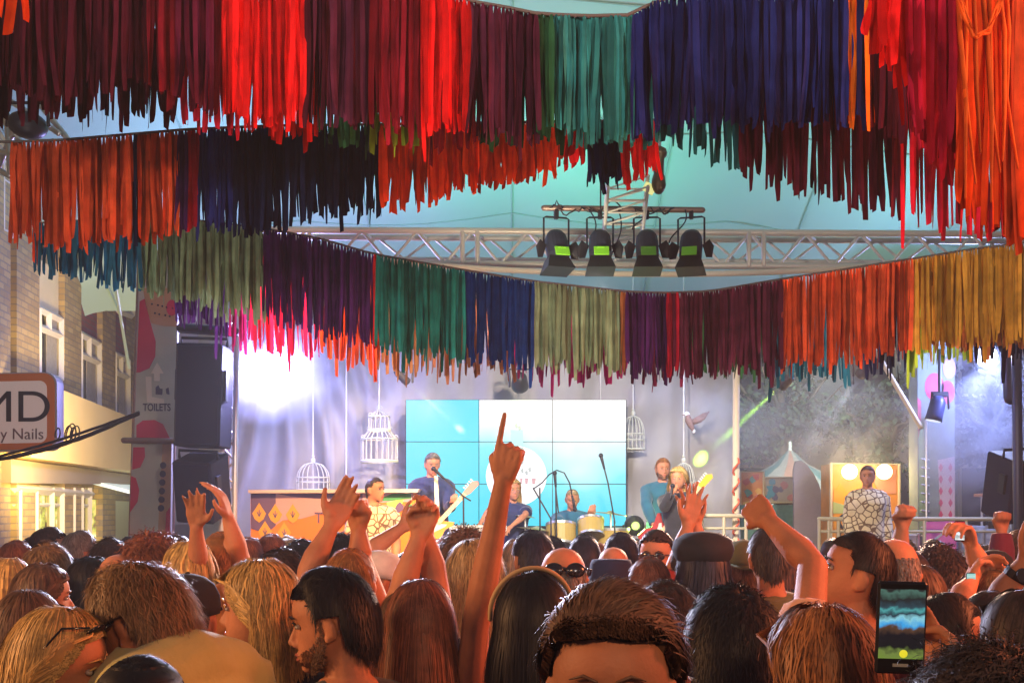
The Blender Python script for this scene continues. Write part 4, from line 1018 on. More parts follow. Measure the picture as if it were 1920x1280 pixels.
    b = MB(); b.tube([(-.1, 0, -.15), (-.09, 0, .03), (.09, 0, .03), (.1, 0, -.15)], .012); b.tube([(0, 0, .03), (0, 0, .5)], .02); b.box((0, 0, -.0), (.18, .05, .05), bev=.01); b.build('yoke', M_BLACK, e)
    # right hand clutter: pink board, white cases
    Y = 12.9; b = MB(); b.prism([P(x, y, Y) for x, y in ((1737, 978), (1795, 976), (1790, 1110), (1730, 1110))], (0, .05, 0)); b.pp([(1742, 1016), (1780, 988), (1782, 991), (1744, 1020)], Y-.002, mi=1); b.pp(blob(1782, 985, 5, 8, 8), Y-.002, mi=1)
    o = b.build('pink_board', [mat('board_pink', (.72, .16, .40), .6), M_WHITE]); recenter(o, P(1760, 1110, Y)); tag(o, 'bright pink board with a thin white line, low at the right', 'board')
    for i, (x0, x1, y0, Y, c, lab) in enumerate(((1800, 1850, 985, 13.0, (.42, .46, .56), 'pale blue flight case right of the pink board'), (1845, 1893, 992, 12.8, (.50, .52, .58), 'pale grey flight case below the tilted loudspeaker'), (1678, 1722, 1000, 13.1, (.55, .48, .36), 'cream crate left of the printed column'))):
        e = empty('flight_case', P((x0+x1)/2, 1070, Y), lab, 'case', 'cases at the right end of the stage')
        b = MB(); q = P((x0+x1)/2, y0, Y); w = (x1-x0)/FPX*Y; h = q.z-.78; b.box((q.x, Y+.3, .78+h/2), (w, .6, h), bev=.02); adopt(b.build('box', mat('case_%d' % i, c, .5, var=.08)), e)
        b = MB()
        for sx in (-1, 1):
            b.box((q.x+sx*w/2, Y+.0, .78+h/2), (.03, .03, h+.01), bev=.005)
        b.box((q.x, Y-.004, .78+h*.7), (w, .02, .02)); adopt(b.build('edging', M_ALU), e)
    Y = 12.9; e = empty('bar_table', P(1870, 1080, 13.2), 'small orange topped table standing in the smoke at the right', 'table')
    c = P(1868, 928, 13.2); b = MB(); b.box(c, (.42, .3, .04), bev=.01); adopt(b.build('top', mat('table_orange', (.8, .35, .12), .5)), e)
    b = MB()
    for s in (-1, 1): b.tube([c+Vector((s*.17, 0, -.02)), Vector((c.x+s*.17, 13.2, .8))], .014)
    adopt(b.build('leg', M_WHITE), e)
garden()

# stage smoke lit by the lamps
def smoke(c, r, dens, name, label, seed):
    b = MB(); b.box((0, 0, 0), (2*r[0], 2*r[1], 2*r[2]))
    m = bpy.data.materials.new('smoke_'+str(seed)); m.use_nodes = True; n = m.node_tree.nodes; L = m.node_tree.links
    n.remove(n['Principled BSDF'])
    vol = n.new('ShaderNodeVolumePrincipled'); vol.inputs['Color'].default_value = (.9, .92, 1, 1); vol.inputs['Anisotropy'].default_value = .2
    tc = n.new('ShaderNodeTexCoord'); mp = n.new('ShaderNodeMapping'); mp.inputs['Scale'].default_value = tuple(1/k for k in r)
    L.new(tc.outputs['Object'], mp.inputs[0])
    ln = n.new('ShaderNodeVectorMath'); ln.operation = 'LENGTH'; L.new(mp.outputs[0], ln.inputs[0])
    fr = n.new('ShaderNodeMapRange'); fr.inputs[1].default_value = 1.0; fr.inputs[2].default_value = .15; L.new(ln.outputs['Value'], fr.inputs[0])
    nz = n.new('ShaderNodeTexNoise'); nz.inputs['Scale'].default_value = 1.6; nz.inputs['Detail'].default_value = 3; nz.inputs['Distortion'].default_value = 1.2; L.new(tc.outputs['Object'], nz.inputs['Vector'])
    nr = n.new('ShaderNodeMapRange'); nr.inputs[1].default_value = .38; nr.inputs[2].default_value = .7; L.new(nz.outputs['Fac'], nr.inputs[0])
    a = n.new('ShaderNodeMath'); a.operation = 'MULTIPLY'; L.new(fr.outputs[0], a.inputs[0]); L.new(nr.outputs[0], a.inputs[1])
    d = n.new('ShaderNodeMath'); d.operation = 'MULTIPLY'; d.inputs[1].default_value = dens; L.new(a.outputs[0], d.inputs[0])
    L.new(d.outputs[0], vol.inputs['Density']); L.new(vol.outputs[0], n['Material Output'].inputs['Volume'])
    o = b.build('stage_smoke', m, loc=c); tag(o, label, 'smoke', kind='stuff')
    return o
smoke(P(1835, 800, 12.9), (1.1, .7, 1.2), 3.2, 'a', 'blue white smoke swirling below the right lamp', 1)
smoke(P(515, 700, 12.2), (.85, .7, .6), 1.8, 'b', 'glowing smoke around the left lamp', 2)
smoke(P(1400, 775, 13.3), (.8, .7, .6), .7, 'd', 'faint smoke catching the green beam', 4)
smoke(P(800, 740, 13.6), (.8, .5, .5), .6, 'e', 'faint smoke above the video wall', 5)
smoke(P(1500, 800, 13.8), (1.5, .6, 1.0), 2.4, 'c', 'thin grey smoke before the trees', 3)

# ------------------------------------------------------------------ people
HZ = [-.117, -.105, -.095, -.085, -.075, -.065, -.05, -.02, 0, .03, .05, .085, .105, .115]
HF = [.070, .085, .088, .089, .088, .090, .088, .087, .086, .094, .092, .075, .045, .004]
HB = [.015, .030, .042, .055, .064, .070, .080, .095, .098, .101, .097, .078, .050, .004]
HW = [.016, .032, .043, .052, .057, .061, .066, .073, .076, .078, .075, .060, .040, .004]
def head_pt(z, a, inf=0.0):
    """point on the head surface; a = 0 front, pi/2 = right (+x)"""
    f = np.interp(z, HZ, HF)+inf; bk = np.interp(z, HZ, HB)+inf; w = np.interp(z, HZ, HW)+inf
    c, s = np.cos(a), np.sin(a)
    y = np.where(c > 0, c*f, c*bk); x = w*s
    return x, y
def head_piece(mb, T, female=False):
    rings = []; n = 40
    zs = np.concatenate([np.linspace(-.117, .1, 24), [.107, .112, .115]])
    V = []; F = []
    for z in zs:
        for j in range(n):
            a = 2*math.pi*j/n; x, y = head_pt(z, a)
            dent = sum(.011*math.exp(-((x-sx*.031)/.014)**2-((z-.0)/.012)**2) for sx in (-1, 1)) if math.cos(a) > 0 else 0
            V.append((float(x), float(y)-dent, float(z)))
    k = len(zs)
    for i in range(k-1):
        for j in range(n): F.append((i*n+j, i*n+(j+1) % n, (i+1)*n+(j+1) % n, (i+1)*n+j))
    F.append(tuple(range(n))[::-1]); F.append(tuple((k-1)*n+j for j in range(n)))
    t = MB(); t.add(V, F)
    t.tube([(0, .083, .012), (0, .095, -.015), (0, .106, -.038)], [.006, .008, .0105], n=8)
    for s in (-1, 1):
        t.ell((s*.011, .096, -.045), (.008, .009, .007), 8, 6)
        t.ell((s*.080, -.012, -.012), (.009, .019, .031), 10, 8, rot=(R(-12), R(s*8), R(s*22)))
        t.ell((s*.080, -.004, -.036), (.007, .010, .012), 8, 6)
    t.tube([(-.020, .086, -.071), (0, .094, -.068), (.020, .086, -.071)], [.004, .0065, .004], n=8)
    t.tube([(-.018, .084, -.080), (0, .092, -.082), (.018, .084, -.080)], [.004, .0065, .004], n=8)
    t.ell((0, .070, -.103), (.022, .020, .016), 10, 8)
    V = np.concatenate(t.v); V4 = np.c_[V, np.ones(len(V))] @ np.array(T).T
    mb.add(V4[:, :3], t.f)

def hand(mb, w, d, nrm, thumb, pose='relaxed', sc=1.0):
    """w wrist, d direction, nrm palm normal (palm faces nrm), thumb = +1/-1 side along d x nrm"""
    w, d, nrm = Vector(w), Vector(d).normalized(), Vector(nrm)
    nrm = (nrm-d*nrm.dot(d)).normalized(); s = d.cross(nrm)*thumb
    K = []
    for i, o in enumerate((.031, .011, -.010, -.029)):   # index .. little
        kn = w+d*(.088-.004*abs(i-1))*sc+s*o*sc; K.append(kn)
        mb.tube([w+s*o*.5*sc+d*.005, w+d*.05*sc+s*o*.9*sc, kn], [.016*sc, .0145*sc, .0105*sc], n=8)
    mb.ell(w+d*.03*sc+s*.022*sc+nrm*.006, (.017*sc,)*3, 8, 6)
    curls = {'open': (8, 6, 8, 12), 'fist': (88, 88, 88, 88), 'point': (4, 86, 88, 88), 'grip': (48, 50, 52, 54), 'relaxed': (22, 26, 30, 34), 'splay': (5, 3, 4, 8), 'two': (6, 6, 86, 88)}[pose]
    spread = {'splay': 13, 'open': 6}.get(pose, 1)
    for i, kn in enumerate(K):
        L = (.042, .046, .043, .034)[i]*sc; p = kn; ang = 0
        dd = (d + s*math.tan(R((1.5-i)*spread))).normalized()
        pts = [kn]; 
        for k, f in enumerate((1, .62, .5)):
            ang += R(curls[i])*(1 if k == 0 else (1.05 if curls[i] > 60 else .9))*(1 if k < 2 else .6)
            v = dd*math.cos(ang)+nrm*math.sin(ang); p = p+v*L*f; pts.append(p)
        mb.tube(pts, [.0098*sc, .0088*sc, .0080*sc, .0070*sc], n=8)
    a = w+d*.022*sc+s*.026*sc
    if pose in ('fist', 'point', 'grip', 'two'):
        mb.tube([a, a+(s*.022+d*.028+nrm*.018)*sc, a+(s*.010+d*.050+nrm*.038)*sc, a+(-s*.014+d*.058+nrm*.042)*sc], [.014*sc, .0115*sc, .0100*sc, .008*sc], n=8)
    else:
        mb.tube([a, a+(s*.026+d*.026+nrm*.008)*sc, a+(s*.040+d*.052+nrm*.012)*sc, a+(s*.046+d*.074+nrm*.012)*sc], [.014*sc, .0115*sc, .0098*sc, .008*sc], n=8)

M_SKIN = mat('skin', (.46, .19, .10), .6, var=.22, vscale=9, bump=.12, bscale=120, spec=.35)
M_SKIND = mat('skin_tanned', (.36, .18, .11), .55, var=.08, vscale=30, bump=.12, bscale=120, spec=.35)
def hairmat(name, col): return mat('hair_'+name, col, .5, island=.5, var=.3, vscale=30, spec=.35)
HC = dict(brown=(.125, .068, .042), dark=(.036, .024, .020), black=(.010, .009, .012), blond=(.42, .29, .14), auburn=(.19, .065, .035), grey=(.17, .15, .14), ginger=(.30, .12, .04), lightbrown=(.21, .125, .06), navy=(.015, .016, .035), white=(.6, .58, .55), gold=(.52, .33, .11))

def hair_mesh(style, seed, hi=False):
    """mesh of many thin locks over a scalp shell, in head coordinates"""
    r = np.random.RandomState(seed)
    P_ = dict(short=dict(L=.045, n=1500, off=.012, g=.25, noise=.25, w=.0045, seg=4),
              crop=dict(L=.022, n=1600, off=.006, g=.1, noise=.25, w=.004, seg=3),
              tousled=dict(L=.075, n=1700, off=.020, g=.25, noise=.55, w=.005, seg=5),
              long=dict(L=.42, n=1500, off=.016, g=.75, noise=.06, w=.006, seg=12),
              bob=dict(L=.24, n=1500, off=.020, g=.65, noise=.12, w=.006, seg=9),
              wavy=dict(L=.40, n=1500, off=.026, g=.6, noise=.34, w=.0065, seg=14),
              curly=dict(L=.12, n=2200, off=.034, g=.15, noise=1.3, w=.006, seg=8),
              bald=dict(L=.02, n=600, off=.004, g=.1, noise=.2, w=.004, seg=3),
              mullet=dict(L=.11, n=2200, off=.020, g=.5, noise=.3, w=.005, seg=7),
              fade=dict(L=.055, n=2200, off=.020, g=.2, noise=.3, w=.0045, seg=5),
              beard=dict(L=.010, n=480, off=.002, g=.3, noise=.5, w=.004, seg=3),
              swept=dict(L=.09, n=2200, off=.022, g=.16, noise=.2, w=.005, seg=6))[style]
    P_ = dict(P_)
    if hi: P_['n'] = int(P_['n']*12); P_['w'] *= .22; P_['seg'] += 2
    else: P_['n'] = int(P_['n']*2.4); P_['w'] *= .52
    longh = style in ('long', 'wavy', 'bob', 'curly')
    def zthr(a):
        a = np.abs((np.degrees(a)+180) % 360-180)
        if longh: return np.interp(a, [0, 40, 70, 90, 110, 180], [.070, .060, -.01, -.045, -.07, -.09])
        if style == 'beard': return np.interp(a, [0, 25, 60, 80, 81, 180], [-.062, -.066, -.05, -.02, 1, 1])
        t = np.interp(a, [0, 45, 70, 88, 105, 125, 180], [.070, .062, .045, .022, .022, -.03, -.085])
        return t
    def ok(z, a):
        m = z > zthr(a)
        if style == 'beard': m = (z < zthr(a)) & (np.cos(a) > .05)
        if style == 'bald': m &= z < .055
        return m
    mb = MB(); n = 36; V = []; F = []
    zs = np.concatenate([np.linspace(-.11, .1, 22), [.108, .114, .1165]])
    for z in zs:
        for j in range(n):
            a = 2*math.pi*j/n; inf = P_['off']*.55*float(np.clip((z-zthr(np.array(a)))/.035, .08, 1)) if bool(ok(np.array(z-.010), np.array(a))) else -.012
            x, y = head_pt(z, a, 0 if inf < 0 else inf); 
            if inf < 0: x, y = x*.88, y*.88
            V.append((float(x), float(y), float(z)+(inf*min(1, max(0, (z-.03)/.08)) if inf > 0 else -.004)))
    for i in range(len(zs)-1):
        for j in range(n): F.append((i*n+j, i*n+(j+1) % n, (i+1)*n+(j+1) % n, (i+1)*n+j))
    F.append(tuple((len(zs)-1)*n+j for j in range(n)))
    if style not in ('bald', 'beard'): mb.add(V, F)
    # roots, area-ish uniform on an ellipsoid
    N = P_['n']*3
    u = r.normal(size=(N, 3)); u /= np.linalg.norm(u, axis=1)[:, None]
    z = np.clip(u[:, 2]*.118, -.115, .116); a = np.arctan2(u[:, 0], u[:, 1])
    m = ok(z, a) & (z > (-.1 if style != 'beard' else -.118)); z, a = z[m][:P_['n']], a[m][:P_['n']]; N = len(z)
    x, y = head_pt(z, a, P_['off']*.5); p = np.c_[x, y, z+P_['off']*.4*np.clip((z-.03)/.08, 0, 1)]
    crown = np.array([r.uniform(-.015, .015), -.035 if style != 'swept' else .05, .13])
    if style in ('long', 'bob', 'wavy'): crown = np.array([r.uniform(-.02, .02), .0, .14]); 
    cen = np.array([0, -.005, 0.0])
    def outw(q): o = (q-cen)/np.array([.08, .1, .12]); return o/np.linalg.norm(o, axis=1)[:, None]
    o = outw(p); t = p-crown
    if style in ('long', 'bob', 'wavy'): t[:, 1] *= .45   # falls to both sides of a parting
    if style == 'swept': t[:, 1] -= .08
    if not longh:      # combed back and to the side from the forehead
        fw = np.clip((p[:, 1]-.0)/.05, 0, 1)[:, None]*np.clip((p[:, 2]-.02)/.03, 0, 1)[:, None]
        t = t/np.linalg.norm(t, axis=1)[:, None]; t = t*(1-fw)+fw*np.array([r.choice((-.5, .5)), -.9, .12])
    t -= o*np.sum(t*o, 1)[:, None]; t /= np.linalg.norm(t, axis=1)[:, None]+1e-9
    v = t+r.normal(0, P_['noise']*.35+.06, (N, 3))
    L = P_['L']*r.uniform(.6, 1.15, N); seg = P_['seg']; pts = [p.copy()]; edge = np.clip((z-zthr(a))/.035, .10, 1) if style != 'beard' else 1
    layer = P_['off']*r.uniform(.35, 1.1, N)*edge; L = L*np.where(r.rand(N) < .06, 1.35, 1); fly = 1+np.where(r.rand(N) < .07, r.exponential(2.2, N), 0)+r.exponential(.25, N)
    ph = r.uniform(0, 6.28, (N, 3))
    if style in ('wavy', 'curly', 'mullet', 'tousled'):      # locks clump together
        ncl = 90; cid = r.randint(0, ncl, N); clp = r.uniform(0, 6.28, (ncl, 3)); ph = ph*.25+clp[cid]
    MAXQ = {'curly': .22, 'tousled': .12, 'swept': .05, 'mullet': .08, 'wavy': .10, 'crop': .02}.get(style, .04)
    for k in range(seg):
        st = (L/seg)[:, None]
        g = np.array([0, 0, -1.0])
        v = v*(1-P_['g']*.35)+g*P_['g']*.35
        wob = np.sin(ph+k*(1.1 if style != 'curly' else 2.2))*P_['noise']*.55
        vv = v+wob; vv /= np.linalg.norm(vv, axis=1)[:, None]
        p = p+vv*st
        # keep off the head and neck
        f = np.array([.078, .0, .118]); 
        bx = .078+layer; by = np.where(p[:, 1] > 0, .095, .100)+layer; bz = .116+layer
        q = np.sqrt((p[:, 0]/bx)**2+(p[:, 1]/by)**2+(p[:, 2]/bz)**2)
        ins = (q < 1) & (p[:, 2] > -.03); p[ins] /= q[ins][:, None]
        qm = 1+MAXQ*fly*(k+1)/seg; far = (q > qm) & (p[:, 2] > -.03); p[far] *= (qm[far]/q[far])[:, None]
        low = p[:, 2] <= -.03
        rr = np.sqrt((p[:, 0]/(.072+layer))**2+((p[:, 1]+.015)/(.080+layer))**2); il = low & (rr < 1)
        p[il, 0] /= rr[il]; p[il, 1] = (p[il, 1]+.015)/rr[il]-.015
        if longh:      # do not cover the face
            lim = np.interp(p[:, 2], [-.1, .0, .06, .09], [-.035, -.022, .03, .12])+r.normal(0, .004, N)
            face = (p[:, 1] > lim) & (p[:, 2] < .09)
            p[face, 1] = lim[face]; p[face, 0] = np.sign(p[face, 0]+1e-6)*np.maximum(np.abs(p[face, 0]), np.interp(p[face, 2], [0, .08], [.076, .045])+layer[face])
            if style != 'bob':
                p[:, 1] = np.where(p[:, 2] < -.08, np.minimum(p[:, 1], np.interp(p[:, 2], [-.24, -.08], [-.088, .03])-layer*.8), p[:, 1])
        else:
            f2 = ((p[:, 1] > .03) & (p[:, 2] < .066) & (np.abs(p[:, 0]) < .075)) | ((np.abs(p[:, 1]+.012) < .03) & (p[:, 2] < .016))
            if style != 'beard': p[f2] = pts[-1][f2]
        pts.append(p.copy())
    pts = np.array(pts)   # seg+1, N, 3
    K = seg+1
    tang = np.gradient(pts, axis=0); oo = pts-cen; oo[:, :, 2] *= .35
    side = np.cross(tang, oo); side /= np.linalg.norm(side, axis=2)[:, :, None]+1e-9
    tp = np.linspace(0, 1, K); wd = P_['w']*(1-.75*tp**2.5)[:, None, None]*r.uniform(.6, 1.3, N)[None, :, None]
    A = pts-side*wd; B = pts+side*wd
    V = np.stack([A, B], 2).transpose(1, 0, 2, 3).reshape(-1, 3)   # N,K,2
    base = (np.arange(N)*K*2)[:, None]+(np.arange(seg)*2)[None, :]
    F = np.stack([base, base+1, base+3, base+2], -1).reshape(-1, 4)
    mb.add(V, F.tolist())
    return mb.mesh('hair', smooth=True)

BODY = {}; HAIR = {}
TOR = [(.80, .165, .125, 0), (.88, .170, .125, 0), (.98, .160, .115, 0), (1.10, .150, .105, 0), (1.22, .162, .115, .005), (1.32, .180, .120, .005), (1.39, .185, .105, -.005), (1.43, .150, .085, -.015), (1.47, .085, .068, -.02), (1.495, .064, .060, -.02)]
NECKP = Vector((0, -.01, 1.53))
def head_T(hy, hp, hr, dz=0, lean=(0, 0), drop=0):
    Rm = Matrix.Rotation(R(hy), 4, 'Z') @ Matrix.Rotation(R(hp), 4, 'X') @ Matrix.Rotation(R(hr), 4, 'Y')
    N = NECKP+Vector((lean[0], lean[1], dz-drop))
    return Matrix.Translation(N) @ Rm @ Matrix.Translation(Vector((0, .02, .105)))
def body_mesh(sex='m', hy=0, hp=0, hr=0, dz=0, arms=None, vox=.009, seated=False, lean=(0, 0), sleeve='short', drop=0, stout=1.0):
    """returns body, shirt, trousers meshes. arms: {-1|1: (elbow, wrist, pose, palm_normal)} in local coordinates"""
    fs = (.90 if sex == 'f' else 1.0)*stout
    T = head_T(hy, hp, hr, dz, lean, drop)
    arms = arms or {}
    lx, ly = lean
    def sh(s):   # shoulder
        raised = s in arms and arms[s][0][2] > 1.40+dz
        return Vector((s*(.180 if not raised else .145)*fs+lx*.8, -.012+ly*.8, (1.395 if not raised else 1.425)+dz))
    def torso(b, inf, top=99):
        rings = []
        for (z, w, dpt, yc) in TOR:
            if z > top: break
            k = max(0, min(1, (z-.8)/.65)); ww = w
            if sex == 'f': ww = w*(.90 if z > 1.0 else 1.0)*(.9 if .95 < z < 1.2 else 1)
            rings.append((lx*k, yc+ly*k, z+dz, ww*(stout)+inf, dpt*stout+inf))
        b.loft(rings, 28, pw=.85)
        b.tube([sh(-1)+Vector((.02, 0, 0)), Vector((lx*.8, -.02+ly*.8, 1.43+dz)), sh(1)-Vector((.02, 0, 0))], [.052+inf, .06+inf, .052+inf], n=12)
    b = MB(); torso(b, 0)
    nb = T @ Vector((0, -.02, -.06)); b.tube([(lx*.9, -.025+ly*.9, 1.42+dz), (lx*.95, -.022+ly*.95, 1.50+dz-drop*.4), tuple(nb)], [.068, .056 if sex == 'm' else .048, .056 if sex == 'm' else .05], n=14)
    head_piece(b, T)
    shirt = MB(); torso(shirt, .016+vox*1.1, 1.475)
    tr = MB()
    for s in (-1, 1):
        S0 = sh(s)
        if s in arms: el, wr, pose, pn = arms[s]
        else: el, wr, pose, pn = (s*.225*fs+lx*.6, -.03+ly*.6, 1.12+dz), (s*.22*fs+lx*.4, .07+ly*.4, .875+dz), 'relaxed', (-s, 0, 0)
        el, wr = Vector(el), Vector(wr); k = .90 if sex == 'f' else 1
        b.tube([S0, S0.lerp(el, .4), el, el.lerp(wr, .28), el.lerp(wr, .75), wr], [.054*k, .047*k, .040*k, .043*k, .031*k, .0255*k], n=12)
        hand(b, wr, (wr-el), pn, s, pose, 1.04*k)
        i = .013+vox*1.1
        if sleeve == 'long':
            shirt.tube([S0, S0.lerp(el, .5), el, el.lerp(wr, .35), el.lerp(wr, .92)], [.058*k+i, .050*k+i, .043*k+i, .044*k+i, .032*k+i*.8], n=12, round_=False)
        elif sleeve == 'short':
            shirt.tube([S0, S0.lerp(el, .35), S0.lerp(el, .68)], [.058*k+i, .052*k+i, .052*k+i*1.4], n=12, round_=False)
        else: pass
        hip = Vector((s*.085, 0, .86+dz))
        if seated: kn = Vector((s*.12, .42, .84+dz)); an = Vector((s*.12, .40, .10))
        else: kn = Vector((s*.095, .01, .47+dz*.5)); an = Vector((s*.10, -.03, .09))
        b.tube([hip, kn, kn.lerp(an, .3), an], [.082, .055, .054, .038], n=10)
        b.tube([an+Vector((0, -.02, -.035)), an+Vector((0, .13, -.05))], [.036, .030], n=10)
        tr.tube([hip, kn, kn.lerp(an, .9)], [.098, .070, .060], n=12)
    tr.ell((0, 0, .87+dz), (.172, .128, .11), 16, 10)
    return remesh(b, vox, 1), remesh(shirt, max(.011, vox*1.2), 2), remesh(tr, .018, 2)

M_SHOE = mat('shoe', (.05, .045, .04), .6)
def shoe_mesh():
    b = MB(); b.tube([(0, -.06, .05), (0, .02, .055), (0, .15, .035)], [.048, .05, .036], n=12); b.box((0, .05, .012), (.095, .29, .024), bev=.01); return b.mesh('shoe', True)
SHOE = shoe_mesh()
M_JEANS = mat('trouser_cloth', (.04, .05, .09), .85, var=.15)

def shirtmat(col, pattern=None):
    nm = 'shirt_%02d%02d%02d%s' % (int(col[0]*99), int(col[1]*99), int(col[2]*99), pattern or '')
    if nm in MATS: return MATS[nm]
    m = mat(nm, col, .9, var=.16, vscale=5, bump=1.0, bscale=11, sheen=.2)
    n = m.node_tree.nodes; L = m.node_tree.links; B = n['Principled BSDF']
    if pattern:
        tc = n.new('ShaderNodeTexCoord')
        if pattern == 'stripe':
            sp = n.new('ShaderNodeSeparateXYZ'); L.new(tc.outputs['Object'], sp.inputs[0])
            mu = n.new('ShaderNodeMath'); mu.operation = 'MULTIPLY'; mu.inputs[1].default_value = 26; L.new(sp.outputs[2], mu.inputs[0])
            fr = n.new('ShaderNodeMath'); fr.operation = 'FRACT'; L.new(mu.outputs[0], fr.inputs[0])
            lt = n.new('ShaderNodeMath'); lt.operation = 'LESS_THAN'; lt.inputs[1].default_value = .22; L.new(fr.outputs[0], lt.inputs[0]); fac = lt.outputs[0]; c2 = (.72, .55, .45, 1)
        else:
            vo = n.new('ShaderNodeTexVoronoi'); vo.feature = 'DISTANCE_TO_EDGE'; vo.inputs['Scale'].default_value = 15 if pattern == 'net' else 13
            L.new(tc.outputs['Object'], vo.inputs['Vector'])
            lt = n.new('ShaderNodeMath'); lt.operation = 'LESS_THAN'; lt.inputs[1].default_value = .075; L.new(vo.outputs['Distance'], lt.inputs[0]); fac = lt.outputs[0]; c2 = (.16, .09, .05, 1)
        mx = n.new('ShaderNodeMix'); mx.data_type = 'RGBA'; L.new(fac, mx.inputs[0])
        src = B.inputs['Base Color'].links[0].from_socket; L.new(src, mx.inputs[6]); mx.inputs[7].default_value = c2
        L.new(mx.outputs[2], B.inputs['Base Color'])
    return m
SH = dict(black=(.02, .02, .025), white=(.62, .58, .54), cream=(.42, .40, .14), peach=(.75, .42, .28), red=(.40, .05, .04), blue=(.05, .10, .30), navy=(.02, .03, .09), grey=(.16, .16, .17), olive=(.12, .13, .06), maroon=(.16, .02, .05), teal=(.02, .12, .18), lightblue=(.2, .28, .42), tan=(.5, .36, .2), orange=(.6, .2, .05), pattern=(.72, .60, .40))

def set_mat(o, m):
    if not o.data.materials: o.data.materials.append(m)
    o.material_slots[0].link = 'OBJECT'; o.material_slots[0].material = m

